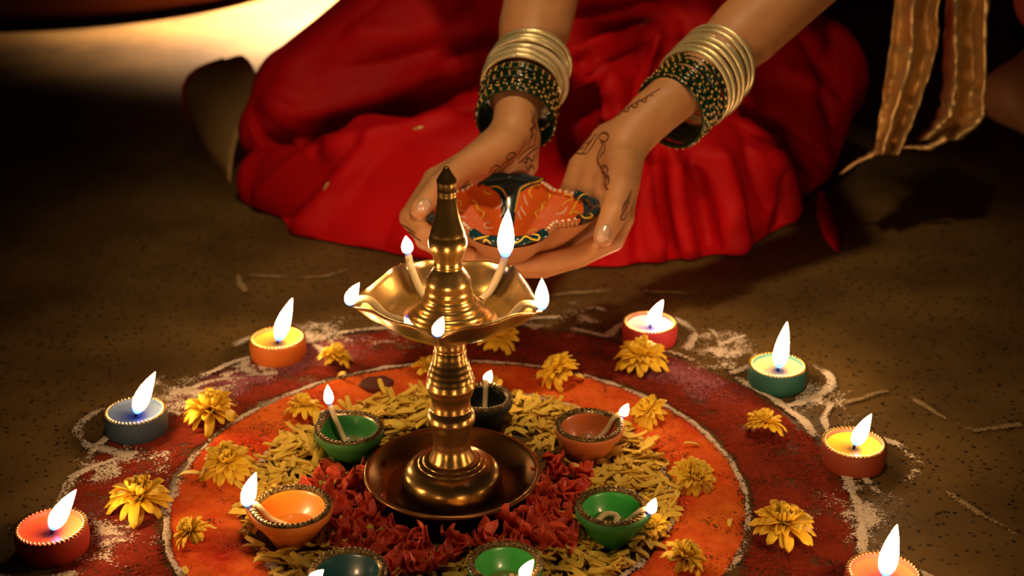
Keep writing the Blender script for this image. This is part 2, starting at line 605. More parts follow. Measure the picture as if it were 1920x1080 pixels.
# ------------------------------------------------------------------ floor
def floor_geo():
    vs, n = [], 2
    return [(-5, -1.5, 0), (5, -1.5, 0), (5, 8, 0), (-5, 8, 0)], [(0, 1, 2, 3)]
o = part('floor', floor_geo(), M['floor'], smooth=False)
tag(o, 'dark brown speckled stone floor', None, kind='structure')

# ------------------------------------------------------------------ rangoli (coloured powder and chalk lying on the floor)
RC = np.array([-0.042, 0.965, 0.0])
R1, R2, R3 = 0.168, 0.226, 0.310
rangoli = thing('rangoli', 'round floor drawing of orange, maroon and purple powder rings with white chalk lines', 'rangoli', RC)

def strewn(name, geo, mat_, parent):
    v, f, dens = geo
    me = new_mesh(name, v, f, mat_)
    at = me.attributes.new('powder_depth', 'FLOAT', 'POINT')
    at.data.foreach_set('value', [float(min(1.2, max(-0.6, d))) for d in dens])
    return link(name, me, parent)

def powder_ring(r0, r1, a0, a1, h, seed, edge=0.006, dens=1.0, step=0.0026, z0=0.0005):
    na = max(8, int((a1 - a0) * (r0 + r1) / 2 / step)); nr = max(4, int((r1 - r0) / step))
    vs, ds = [], []
    full = abs(a1 - a0 - 2 * pi) < 1e-6
    for i in range(na):
        a = a0 + (a1 - a0) * i / (na if full else na - 1)
        for j in range(nr):
            r = r0 + (r1 - r0) * j / (nr - 1)
            x, y = r * math.cos(a), r * math.sin(a)
            e = min(r - r0, r1 - r) / edge
            if not full: e = min(e, (a - a0) * r / (edge * 4), (a1 - a) * r / (edge * 4))
            e = max(0.0, min(1.0, e))
            n1 = fbm((x, y, 0), 45, seed); n2 = nz((x, y, 0), 190, seed + 5)
            ds.append(e * (dens + 0.9 * n1 + 0.25 * n2) - 0.3 * (1 - e))
            vs.append((x, y, z0 + h * max(0.0, e * (0.5 + 0.8 * n1 + 0.5 * n2))))
    return vs, grid_faces(na, nr, close_u=full), ds

def chalk_line(path, w, h, seed, n=None, gap=0.0, z0=0.0016):
    p = smooth_path(np.array(path, float), n or 40)
    t = np.gradient(p, axis=0); t /= np.linalg.norm(t, axis=1)[:, None] + 1e-9
    side = np.stack([-t[:, 1], t[:, 0], 0 * t[:, 0]], 1)
    vs, ds = [], []
    for i in range(len(p)):
        q = p[i]
        jw = w * (1.45 + 0.9 * nz(q, 60, seed)); jx = w * 0.5 * nz(q, 35, seed + 9)
        along = 1.0 + 0.5 * nz(q, 110, seed + 3) - gap * max(0, nz(q, 22, seed + 21) + 0.12) * 2.6
        for s in (-1, -0.66, -0.33, 0, 0.33, 0.66, 1):
            pp = q + side[i] * (s * jw * 0.5 + jx)
            k = (1 - s * s)
            ds.append(along * (1.15 * k - 0.12) + 0.5 * k * nz(pp, 330, seed))
            vs.append((pp[0], pp[1], z0 + h * k * max(0, 0.6 + 0.5 * nz(pp, 330, seed))))
    return vs, grid_faces(len(p), 7), ds

def circle_path(r, a0=0, a1=2 * pi, n=60, c=(0, 0), wob=0.0, seed=0):
    return [(c[0] + (r + wob * nz((math.cos(a), math.sin(a), 0), 1.6, seed)) * math.cos(a),
             c[1] + (r + wob * nz((math.cos(a), math.sin(a), 0), 1.6, seed)) * math.sin(a), 0)
            for a in np.linspace(a0, a1, n)]

strewn('orange_powder_ring', powder_ring(R1 - 0.002, R2 + 0.002, 0, 2 * pi, 0.0014, 3.3, dens=1.0), M['orange_powder'], rangoli)
strewn('maroon_powder_ring', powder_ring(R2 - 0.001, R3 + 0.003, 0, 2 * pi, 0.0008, 8.1, edge=0.010, dens=0.85), M['maroon_powder'], rangoli)
for a0, a1, sd in ((0.42, 1.12, 1.0), (1.75, 2.75, 2.0), (3.05, 3.6, 4.0)):
    strewn('purple_powder_patch', powder_ring(R2 + 0.016, R3 + 0.010, a0, a1, 0.0008, 11 + sd, edge=0.022, dens=0.72, z0=0.0012), M['purple_powder'], rangoli)
for r, w, sd in ((R1, 0.0062, 1.0), (R2, 0.0050, 2.0), (R3 + 0.003, 0.007, 3.0)):
    strewn('chalk_circle', chalk_line(circle_path(r, n=80, wob=0.004, seed=sd), w, 0.0018, sd, n=900, gap=0.5 if r < R3 else 0.9), M['chalk'], rangoli)

TL = [  # rim centre px, flame tip px, colour name
    ((95, 985), (143, 918), 'red'), ((253, 768), (291, 698), 'blue'), ((520, 632), (548, 560), 'orange'),
    ((1219, 603), (1243, 563), 'pink'), ((1459, 683), (1476, 604), 'teal'), ((1602, 828), (1634, 776), 'brown'),
    ((1658, 1072), (1682, 984), 'scarlet')]
TLZ = 0.021
for i, (c, _, _) in enumerate(TL):
    g = G(c[0], c[1], TLZ) - RC
    a = math.atan2(g[1], g[0])
    # a petal of chalk around each candle
    pth = []
    for s in np.linspace(-1, 1, 15):
        ang = s * 2.1
        rr = 0.046 + 0.007 * math.cos(ang * 2)
        pth.append((g[0] + rr * math.cos(a + ang) * 1.0, g[1] + rr * math.sin(a + ang), 0))
    strewn('chalk_petal_outline', chalk_line(pth, 0.008, 0.0011, 20 + i, n=130, gap=1.1), M['chalk'], rangoli)

FAR = [[(445, 518), (520, 520), (600, 521), (650, 508)], [(445, 518), (452, 535), (458, 550)], [(600, 521), (608, 533), (615, 548)],
       [(1000, 560), (1130, 548), (1230, 549), (1335, 552)], [(1540, 775), (1610, 752), (1680, 737), (1760, 780), (1825, 812)],
       [(1825, 812), (1870, 805), (1915, 800)], [(1745, 908), (1830, 960), (1910, 1008)], [(1640, 985), (1690, 945), (1740, 905)],
       [(980, 614), (1000, 599), (1060, 596), (1110, 580), (1138, 586)], [(940, 588), (975, 596), (995, 606), (1002, 622)],
       [(1332, 700), (1350, 668), (1352, 645), (1335, 622)], [(1350, 648), (1375, 638), (1398, 632)],
       [(405, 705), (412, 690), (440, 680), (470, 676)], [(330, 745), (380, 722), (430, 712), (520, 700)],
       [(130, 900), (200, 870), (260, 850)], [(1560, 760), (1545, 800), (1590, 870), (1650, 930)]]
for i, l in enumerate(FAR):
    pts = [G(x, y) - RC for x, y in l]
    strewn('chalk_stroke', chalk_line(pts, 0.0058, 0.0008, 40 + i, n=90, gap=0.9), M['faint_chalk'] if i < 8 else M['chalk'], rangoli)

def smudge(c, r, seed, h=0.0006, dens=0.0, step=0.0024, z0=0.0012):
    n = int(2 * r / step)
    vs, ds = [], []
    for i in range(n):
        for j in range(n):
            x, y = -r + 2 * r * i / (n - 1), -r + 2 * r * j / (n - 1)
            d = math.hypot(x, y) / r
            q = (c[0] + x, c[1] + y, 0)
            k = 1.4 * fbm(q, 40, seed) + 0.3 * nz(q, 230, seed + 4)
            ds.append(0.42 + dens + k - max(0, d - 0.15) * 0.95)
            vs.append((q[0], q[1], z0 + h * max(0, 0.4 + k)))
    return vs, grid_faces(n, n), ds
for i, (x, y, r, dn) in enumerate(((1352, 655, .045, .25), (345, 748, .055, .25), (610, 622, .05, .1), (235, 872, .05, .1), (1530, 745, .055, .05),
                                   (215, 1010, .04, .2), (1610, 965, .05, .1), (1080, 596, .05, -.05), (470, 700, .04, .1), (730, 635, .045, 0))):
    strewn('chalk_smudge', smudge(G(x, y) - RC, r, 70 + i, dens=dn), M['chalk'], rangoli)

# ------------------------------------------------------------------ flames and wicks
def flame_geo(base, tip, w, rows=9, seg=9, bend=0.25):
    base, tip = np.asarray(base, float), np.asarray(tip, float)
    L = np.linalg.norm(tip - base)
    mid = base + (tip - base) * 0.5 + np.array([0, 0, 1.0]) * 0  # control point kept under the tip line: flames rise, then lean
    side = np.array([-(tip - base)[0], 0, 0]) * bend
    vs, at = [], []
    prof = [(0.0, 0.30), (0.06, 0.62), (0.16, 0.86), (0.30, 1.0), (0.45, 0.94), (0.60, 0.78), (0.75, 0.55), (0.88, 0.30), (1.0, 0.03)]
    pts = []
    for t, _ in prof:
        pts.append(base * (1 - t) + tip * t + side * 4 * t * (1 - t) * 0.5)
    tt, N, B = frames(pts)
    for k, (t, r) in enumerate(prof):
        for j in range(seg):
            a = 2 * pi * j / seg
            vs.append(pts[k] + w * r * (math.cos(a) * N[k] + math.sin(a) * B[k])); at.append(t)
    n = len(vs)
    vs.append(pts[0]); at.append(0.0)
    f = grid_faces(len(prof), seg, close_v=True)
    f += [(n, (j + 1) % seg, j) for j in range(seg)]
    return np.array(vs), f, at

def add_flame(parent, base, tip, w, bend=0.25):
    v, f, at = flame_geo(base, tip, w, bend=bend)
    me = new_mesh('flame', v, f, M['flame'])
    a = me.attributes.new('height', 'FLOAT', 'POINT')
    a.data.foreach_set('value', at)
    return link('flame', me, parent)

def add_wick(parent, pts, r, flame_tip, fw, char=0.004, bend=0.25):
    """cotton wick with a charred end and its flame, all parts of the lamp"""
    pts = smooth_path(pts, 18)
    w = part('wick', tube(pts, [r] * 16 + [r * 0.8, r * 0.6], 8), M['wick'], parent)
    d = pts[-1] - pts[-2]; d /= np.linalg.norm(d)
    e = pts[-1] + (d * 0.4 + np.array([0, 0, 0.6])) * char
    part('charred_tip', tube([pts[-2], pts[-1], e], [r * 0.82, r * 0.7, r * 0.35], 7), M['char'], w)
    add_flame(w, e - np.array([0, 0, 0.0035]) - d * 0.001, flame_tip, fw, bend)
    return w

# ------------------------------------------------------------------ brass lamp
LY = 0.96
LX = -0.0467
LB = np.array([LX, LY, 0.0])
lampo = thing('brass_oil_lamp', 'tall turned brass oil lamp with five burning wicks standing in the middle', 'oil lamp', LB)

def lampprof(rows):
    out = []
    for py, hw in rows:
        c = P(960, py, LY)
        fwd = LY * CP + (CAM_H - c[2]) * SP
        out.append((hw * fwd / FPX, c[2]))
    return out

def soften(prof):
    return [prof[0]] + [((p[0] + 5 * q[0] + r[0]) / 7, q[1]) for p, q, r in zip(prof, prof[1:], prof[2:])] + [prof[-1]]

def refine(prof, n=4):
    """smooth the profile between the measured rows (monotone cosine keeps the grooves crisp)"""
    out = []
    for (r0, z0), (r1, z1) in zip(prof[:-1], prof[1:]):
        for k in range(n):
            t = k / n
            out.append((r0 + (r1 - r0) * (t * t * (3 - 2 * t)), z0 + (z1 - z0) * t))
    return out + [prof[-1]]

tray = [(0.0, 0.004), (0.036, 0.004), (0.044, 0.001), (0.047, 0.0), (0.049, 0.002), (0.053, 0.008), (0.060, 0.0150), (0.0655, 0.0195), (0.0680, 0.0210), (0.0692, 0.0225),
        (0.0690, 0.0240), (0.0675, 0.0246), (0.0655, 0.0236), (0.0640, 0.0222), (0.0600, 0.0175), (0.053, 0.0115), (0.046, 0.0085), (0.030, 0.0075), (0.0, 0.0075)]
part('base_tray', lathe(tray, 96), M['brass_dark'], lampo)
part('tray_oil', lathe([(0.0, 0.0112), (0.030, 0.0112), (0.0508, 0.0112), (0.0515, 0.0106)], 72), M['oil'], lampo)
# bell foot with soft flutes
foot = [(0.0375, 0.0075), (0.0388, 0.0100), (0.0393, 0.0145), (0.0388, 0.0190), (0.0370, 0.0235), (0.0340, 0.0270), (0.0305, 0.0293), (0.0280, 0.0302), (0.0266, 0.0305),
        (0.0262, 0.0316), (0.0238, 0.0322), (0.0228, 0.0325), (0.0224, 0.0336), (0.0165, 0.0342)]
def flute(a, r, z, k):
    return r * (1 + 0.010 * math.cos(14 * a) * max(0, 1 - k / 7.0)), z
part('bell_foot', lathe(refine(foot, 2), 140, flute), M['brass'], lampo)
stem_rows = [(861, 43), (859, 44), (855, 42.5), (848, 38.5), (841, 36), (836, 34.5), (832, 33.8), (829, 34.8), (826, 33.3), (820, 34.3), (808, 37), (800, 39), (795, 40.5), (793, 42.5), (789, 43), (787, 45.2),
             (780, 45.6), (778, 44.2), (774, 44.8), (771, 42.6), (766, 39.6), (764, 37), (762, 38.2), (758, 36.5), (750, 36.2), (743, 38), (735, 42), (729, 44.8), (727, 43.5), (725, 46),
             (719, 46.5), (716, 45.2), (713, 46), (709, 45), (706, 43.3), (703, 43.8), (699, 42), (696, 40.2), (693, 40.8), (689, 38.5), (686, 36.8), (683, 37.2), (679, 34.8), (676, 33.4), (673, 33.8), (668, 31.8), (664, 31.2), (660, 31.8),
             (655, 30.3), (652, 29.0), (650, 31.0), (644, 30.6), (638, 31.4), (632, 32.5), (626, 35)]
part('stem', lathe(soften(lampprof(stem_rows)), 64), M['brass'], lampo)

# five-spouted oil bowl
BZ = ZAT(549, LY)          # rim height
RS, RV = 0.0745, 0.0600
SPOUT = [-pi / 2 - 0.075 + 2 * pi * k / 5 for k in range(5)]
def lobe(a, s=0.21):
    g = 0
    for q in SPOUT:
        d = (a - q + pi) % (2 * pi) - pi
        g += math.exp(-(abs(d) / s) ** 1.35)
    return g
def lobe_hill(a):
    g = 0
    for q in SPOUT:
        d = (a - q + pi) % (2 * pi) - pi
        g += math.exp(-((abs(d) - 0.30) / 0.14) ** 2)
    return g
bz = ZAT(621, LY)
bowl_o = [(0.012, bz), (0.020, bz + 0.0005), (0.030, bz + 0.0030), (0.042, bz + 0.0085), (0.052, bz + 0.0175), (0.0575, bz + 0.0270), (0.0600, BZ - 0.0012)]
bowl_i = [(0.0600, BZ), (0.0585, BZ - 0.0002), (0.0560, bz + 0.0265), (0.0505, bz + 0.0175), (0.043, bz + 0.0118), (0.034, bz + 0.0085), (0.020, bz + 0.0075), (0.0, bz + 0.0075)]
bp = bowl_o + bowl_i
def bowlr(a, r, z, k):
    t = max(0.0, min(1.0, (r - 0.030) / 0.030)) ** 1.6
    g = lobe(a)
    inner = k >= len(bowl_o)
    rr = r * (1 + t * (RS / RV - 1) * g * (0.97 if inner else 1.0)) * (1 + 0.02 * t * (1 - g))
    zz = z + t * (0.0013 * lobe_hill(a) - (0.0042 if inner else 0.0016) * max(0, g - 0.35))
    return rr, zz
part('oil_bowl', lathe(bp, 180, bowlr), M['brass'], lampo)
part('bowl_oil', lathe([(0.0, bz + 0.0148), (0.030, bz + 0.0148), (0.0466, bz + 0.0148)], 72), M['oil'], lampo)
fin_rows = [(606, 92), (598, 88), (590, 81), (585, 74), (582, 75), (577, 67), (573, 61), (571, 62), (566, 54), (562, 50), (560, 51), (555, 46.5), (551, 43.5), (549, 45.5), (543, 44.5), (538, 41), (536, 42.5),
            (529, 43), (522, 41.5), (518, 38), (512, 35.5), (506, 31), (501, 27), (498, 26), (495, 28), (492, 26.5), (486, 27), (479, 28.8), (471, 32.5), (463, 35.6), (455, 37), (448, 36.6), (442, 34.5),
            (440, 32.8), (437, 33.4), (430, 31), (421, 27.8), (410, 24.5), (396, 21.4), (380, 19), (370, 18), (366, 17.3), (364, 18.4), (361, 17.2), (359, 18.6), (356, 17.6), (348, 18), (343, 18.6), (339, 19.4), (336, 18.6), (330, 14.8), (322, 9.4), (315, 5.4), (313, 4.6), (313, 0.1)]
fp = lampprof(fin_rows)
fp[0] = (fp[0][0], bz + 0.0100); fp[1] = (fp[1][0], bz + 0.0128)
part('finial', lathe(fp, 64), M['brass'], lampo)

# wicks: inside point -> spout -> flame tip (photo pixel, at the depth of the spout)
def lamp_flame(k, r_out, up, tip_px, fw, inner=0.036, zoff=0.0):
    a = SPOUT[k]
    d = np.array([math.cos(a), math.sin(a), 0])
    s = d * 0.060 + np.array([0, 0, BZ + 0.001])
    e = d * r_out + np.array([0, 0, BZ + up])
    p0 = d * inner + np.array([0, 0, bz + 0.013])
    p1 = d * 0.048 + np.array([0, 0, bz + 0.019])
    tip = P(tip_px[0], tip_px[1], LY + e[1]) - LB
    add_wick(lampo, [p0, p1, s, e], 0.0030, tip, fw, char=0.003)
lamp_flame(0, 0.0725, 0.0010, (831, 594), 0.0042)
lamp_flame(1, 0.0735, 0.0010, (1016, 522), 0.0052)
lamp_flame(2, 0.0640, 0.0100, (953, 392), 0.0066)
lamp_flame(3, 0.0640, 0.0105, (761, 442), 0.0048)
lamp_flame(4, 0.0740, 0.0000, (674, 530), 0.0048)

# ------------------------------------------------------------------ tealight cups
TL_COL = {'red': (0.56, 0.045, 0.014), 'blue': (0.035, 0.060, 0.095), 'orange': (0.72, 0.17, 0.015), 'pink': (0.58, 0.035, 0.04),
          'teal': (0.02, 0.13, 0.10), 'brown': (0.30, 0.048, 0.014), 'scarlet': (0.60, 0.05, 0.015)}
WAX = {'red': (0.70, 0.10, 0.03), 'blue': (0.07, 0.10, 0.14), 'orange': (0.85, 0.40, 0.04), 'pink': (0.85, 0.72, 0.55),
       'teal': (0.62, 0.45, 0.15), 'brown': (0.82, 0.42, 0.03), 'scarlet': (0.75, 0.12, 0.04)}
TL_LAB = {'red': 'red clay tealight cup with red wax burning at the lower left corner', 'blue': 'dark blue clay tealight cup burning at the far left of the ring',
          'orange': 'orange clay tealight cup with yellow-orange wax at the back left', 'pink': 'pinkish red clay tealight cup with white wax at the back right',
          'teal': 'dark teal green clay tealight cup with cream wax on the right', 'brown': 'reddish brown clay tealight cup with bright yellow wax on the right',
          'scarlet': 'scarlet tealight cup cut by the bottom edge at the lower right'}
def braid(r, z, n, l, w, h, twist=0.5, rfun=None, seg=6, jit=0.0):
    gs = []
    for i in range(n):
        a = 2 * pi * i / n
        rr, zz = (r, z) if rfun is None else rfun(a)
        v, f = ball((0, 0, 0), 1.0, seg, 4, (l, w, h))
        c, s = math.cos(a + twist), math.sin(a + twist)
        v = np.stack([v[:, 0] * c - v[:, 1] * s, v[:, 0] * s + v[:, 1] * c, v[:, 2]], 1)
        gs.append((v + np.array([rr * math.cos(a), rr * math.sin(a), zz + random.uniform(-jit, jit)]), f))
    return join_geo(gs)
tl_braid = new_mesh('gold_beaded_rim', *braid(0.0243, 0.0206, 46, 0.0022, 0.0010, 0.0012, 0.35), M['gold_paint'])
for c, tip, col in TL:
    base = G(c[0], c[1], TLZ); base[2] = 0
    t = thing('tealight', TL_LAB[col], 'candle', base, 'clay tealight cups around the rangoli')
    m = mat('clay_' + col, TL_COL[col], 0.62, bump=0.15, bscale=200)
    prof = [(0.0, 0.0), (0.0235, 0.0), (0.0252, 0.0012), (0.0262, 0.006), (0.0266, 0.012), (0.0264, 0.0172), (0.0258, 0.0196), (0.0245, 0.0202), (0.0230, 0.0196), (0.0222, 0.0170), (0.0218, 0.012), (0.0, 0.011)]
    part('cup', lathe(prof, 56), m, t)
    link('gold_beaded_rim', tl_braid, t)
    wm = mat('wax_' + col, WAX[col], 0.22, sss=0.3, coat=0.3)
    wax = [(0.0, 0.0142), (0.004, 0.0139), (0.012, 0.0141), (0.019, 0.0150), (0.0222, 0.0172)]
    part('wax', lathe(wax, 48), wm, t)
    fl = P(tip[0], tip[1], base[1]) - base
    lean = 0.0035 if fl[0] > 0 else -0.002
    wk = part('wick', tube([(0, 0, 0.013), (0.0004, 0, 0.018), (lean * 0.5, 0, 0.0225)], [0.0013, 0.0012, 0.0009], 7), M['char'], t)
    L = np.linalg.norm(fl - np.array([0, 0, 0.018]))
    add_flame(wk, (0.0008, 0, 0.0182), fl, 0.0060 + 0.045 * (L - 0.03), bend=0.10)

# ------------------------------------------------------------------ small clay diyas
DI = [  # name colour, rim centre px, half width px, flame base px, flame tip px, inside colour, outside colour, label, wick height
    ('green', (655, 803), 66, (603, 764), (614, 722), (0.035, 0.20, 0.035), (0.035, 0.17, 0.022), 'green clay oil lamp with a tall wick, left behind the brass lamp'),
    ('black', (906, 746), 56, (912, 712), (921, 695), (0.006, 0.008, 0.012), (0.010, 0.012, 0.014), 'black clay oil lamp half hidden behind the brass lamp stem'),
    ('terracotta', (1104, 798), 65, (1167, 776), (1178, 757), (0.52, 0.13, 0.03), (0.62, 0.17, 0.04), 'terracotta orange clay oil lamp with a black rim on the right'),
    ('bright_green', (1147, 950), 69, (1216, 958), (1229, 934), (0.035, 0.33, 0.05), (0.025, 0.20, 0.03), 'bright green clay oil lamp with a coiled wick on the right'),
    ('grass_green', (947, 1056), 72, (972, 1080), (1000, 1050), (0.04, 0.32, 0.05), (0.025, 0.18, 0.03), 'green clay oil lamp at the bottom edge, in front of the brass lamp'),
    ('dark_teal', (652, 1070), 75, (589, 1090), (606, 1069), (0.008, 0.045, 0.055), (0.010, 0.030, 0.032), 'dark teal clay oil lamp with black rim at the bottom edge'),
    ('orange', (547, 950), 77, (472, 944), (480, 886), (0.74, 0.20, 0.015), (0.70, 0.19, 0.02), 'orange clay oil lamp with a tall flame at its left spout')]
DIYAS = []
DZ = 0.031
for name, c, hw, fb, ft, cin, cout, lab in DI:
    ctr = G(c[0], c[1], DZ); base = ctr.copy(); base[2] = 0
    fwd = ctr[1] * CP + (CAM_H - DZ) * SP
    R = hw * fwd / FPX
    DIYAS.append((base, R))
    t = thing('clay_diya', lab, 'oil lamp', base, 'small clay oil lamps in the petal ring')
    sp = G(fb[0], fb[1], DZ + 0.004) - base
    sa = math.atan2(sp[1], sp[0]); so = max(math.hypot(sp[0], sp[1]), R * 1.12)
    so = min(so, R * 1.34)
    def spoutf(a, r, z, k=0, lift=0.0022, R=R, sa=sa, so=so):
        d = (a - sa + pi) % (2 * pi) - pi
        t_ = max(0, min(1, (r / R - 0.55) / 0.45))
        g = math.exp(-(abs(d) / 0.27) ** 1.5) * t_
        return r * (1 + (so / R - 1) * g), z + lift * g * t_
    outer = [(0, 0.0), (0.46 * R, 0.0), (0.50 * R, 0.0014), (0.60 * R, 0.0075), (0.74 * R, 0.0150), (0.87 * R, 0.0215), (0.895 * R, 0.0228), (0.955 * R, 0.0238), (0.995 * R, 0.0268), (1.0 * R, 0.0296), (0.975 * R, 0.0310)]
    inner = [(0.80 * R, 0.0306), (0.775 * R, 0.0282), (0.73 * R, 0.0235), (0.62 * R, 0.0170), (0.45 * R, 0.0125), (0.2 * R, 0.0110), (0, 0.0108)]
    mo = mat('diya_outside_' + name, cout, 0.55, bump=0.25, bscale=220)
    mi = mat('diya_inside_' + name, cin, 0.38, coat=0.3, bump=0.1, bscale=200)
    part('bowl', lathe(outer, 64, spoutf), mo, t)
    part('inner_bowl', lathe([(0.975 * R, 0.0310)] + inner, 64, spoutf), mi, t)
    def rimf(a, rr=0.895):
        return spoutf(a, rr * R, 0.0312)
    ring = [[(math.cos(a) * q[0], math.sin(a) * q[0], q[1]) for q in (spoutf(a, 0.985 * R, 0.0302), spoutf(a, 0.955 * R, 0.0322), spoutf(a, 0.86 * R, 0.0326), spoutf(a, 0.79 * R, 0.0304))] for a in np.linspace(0, 2 * pi, 72, endpoint=False)]
    rimo = part('braided_rim', (np.array(ring).reshape(-1, 3), grid_faces(72, 4, close_u=True)), M['braid'], t)
    g1 = braid(0, 0, 44, 0.0030, 0.0009, 0.0011, 0.75, rfun=lambda a: (rimf(a, 0.91)[0], rimf(a)[1] + 0.0011), jit=0.0002)
    g2 = braid(0, 0, 44, 0.0026, 0.0009, 0.0010, -0.55, rfun=lambda a: (rimf(a + 0.07, 0.87)[0], rimf(a)[1] + 0.0010), jit=0.0002)
    part('rim_braid_strands', join_geo([g1, g2]), M['braid'], rimo)
    part('oil', lathe([(0, 0.0150), (0.3 * R, 0.0150), (0.585 * R, 0.0150)], 40), M['oil'], t)
    d = np.array([math.cos(sa), math.sin(sa), 0]); sd = np.array([-d[1], d[0], 0])
    bp_ = P(fb[0], fb[1], base[1] + d[1] * so * 0.98) - base
    end = d * so * 0.98 + np.array([0, 0, max(bp_[2], DZ + 0.0025)])
    if name == 'green':
        end = d * R * 0.93 + np.array([0, 0, 0.0445])
        pts = [-d * 0.1 * R + sd * .1 * R + np.array([0, 0, 0.0135]), d * 0.35 * R + np.array([0, 0, 0.020]), d * 0.70 * R + np.array([0, 0, 0.0335]), end]
    elif name == 'bright_green':
        pts = [-d * 0.42 * R - sd * .10 * R + np.array([0, 0, 0.0150]), -d * 0.30 * R + sd * .30 * R + np.array([0, 0, 0.0175]), d * .08 * R + sd * .30 * R + np.array([0, 0, 0.0180]),
               d * .12 * R - sd * .20 * R + np.array([0, 0, 0.0165]), d * 0.45 * R - sd * .12 * R + np.array([0, 0, 0.0220]), d * 0.85 * R + np.array([0, 0, 0.0338]), end]
    else:
        pts = [-d * 0.25 * R + sd * .3 * R + np.array([0, 0, 0.0140]), d * 0.15 * R + sd * .02 * R + np.array([0, 0, 0.0150]), d * 0.55 * R + np.array([0, 0, 0.0215]), d * 0.85 * R + np.array([0, 0, 0.0335]), end]
    ftip = P(ft[0], ft[1], base[1] + end[1]) - base
    L = np.linalg.norm(ftip - end)
    add_wick(t, pts, 0.0024, ftip, min(0.0062, max(0.0040, 0.20 * L)), char=0.0028, bend=0.15)

# ------------------------------------------------------------------ chrysanthemums
def petal_geo(L, w, cup=0.25, droop=0.0, point=0.6, nu=6, nv=3):
    vs = []
    for i in range(nu):
        t = i / (nu - 1)
        ww = w * (0.35 + 0.65 * math.sin(pi * min(1, 0.15 + 0.62 * t))) * (1 if t < 0.8 else 1 - (1 - point) * (t - 0.8) / 0.2 * 1.4)
        for j in range(nv):
            s = -1 + 2 * j / (nv - 1)
            z = cup * w * (s * s) - droop * L * t * t
            x = L * t * (1 - 0.12 * droop * t) - (0.10 * L * abs(s) if t == 1 else 0)
            vs.append((x, s * ww * 0.5, z))
    return np.array(vs), grid_faces(nu, nv)

def solid(geo, th):
    """give a sheet a thickness (closed shell), so petals keep a body from any side"""
    v, f = np.asarray(geo[0], float), list(geo[1])
    n = len(v)
    F = np.array(f)
    N = normals(v, F)
    vs = np.vstack([v + N * th / 2, v - N * th / 2])
    ff = [tuple(q) for q in f] + [tuple(k + n for k in reversed(q)) for q in f]
    edges = {}
    for q in f:
        for a, b in zip(q, q[1:] + q[:1]):
            edges[(a, b)] = 1
    for (a, b) in list(edges):
        if (b, a) not in edges:
            ff.append((b, a, a + n, b + n))
    return vs, ff

pm_out = [new_mesh('petal', *solid(petal_geo(0.0185, 0.0066, 0.30, d_, 0.95), 0.0005), M['petal_y']) for d_ in (0.45, 0.65, 0.30)]
pm_mid = [new_mesh('petal', *solid(petal_geo(0.0155, 0.0064, 0.40, d_, 0.98), 0.0005), M['petal_y']) for d_ in (0.1, 0.35)]
pm_in = [new_mesh('petal', *solid(petal_geo(0.0112, 0.0056, 0.5, d_, 1.0, 5), 0.0005), M['petal_y']) for d_ in (-0.35, -0.15)]
pm_ctr = new_mesh('flower_centre', *ball((0, 0, 0.010), 0.0048, 9, 6, (1, 1, 0.75)), M['petal_c'])
FLW = [  # px, py of the visible middle, width px, tilt (toward camera, sideways), label
    (627, 674, 66, (-0.15, 0.25), 'small yellow flower beside the orange tealight'), (932, 638, 78, (0.35, 0.1), 'yellow flower just right of the brass lamp bowl, at the back'),
    (802, 692, 60, (0.2, -0.1), 'yellow flower half hidden behind the left of the lamp stem'), (1055, 707, 88, (-0.55, 0.0), 'yellow flower lying face down right of the lamp stem'),
    (1203, 677, 100, (-0.1, 0.0), 'yellow flower in front of the pinkish red tealight'), (395, 778, 108, (-0.05, 0.0), 'full yellow flower right of the blue tealight'),
    (570, 767, 70, (0.05, -0.2), 'bright yellow flower just left of the green lamp with the tall wick'), (1222, 777, 76, (0.45, 0.0), 'yellow flower to the right of the terracotta lamp flame'),
    (428, 877, 104, (0.2, 0.15), 'yellow flower on the orange ring above the orange lamp flame'), (1432, 807, 80, (0.35, -0.2), 'yellow flower between the teal and brown tealights'),
    (260, 942, 118, (-0.1, 0.05), 'wide yellow flower between the red and blue tealights'), (1296, 897, 84, (0.5, 0.0), 'yellow flower lying flat on the orange ring at right'),
    (367, 1004, 78, (0.55, 0.0), 'round yellow flower on the orange ring at lower left'), (1467, 995, 122, (0.05, -0.05), 'largest yellow flower, on the maroon ring at lower right'),
    (1276, 1052, 88, (0.5, 0.2), 'yellow flower near the bottom edge, right of centre'), (480, 990, 64, (0.3, 0.3), 'yellow flower tucked under the orange lamp spout'),
    (1226, 988, 62, (0.4, -0.3), 'yellow flower tucked under the bright green lamp spout')]
FPOS = []
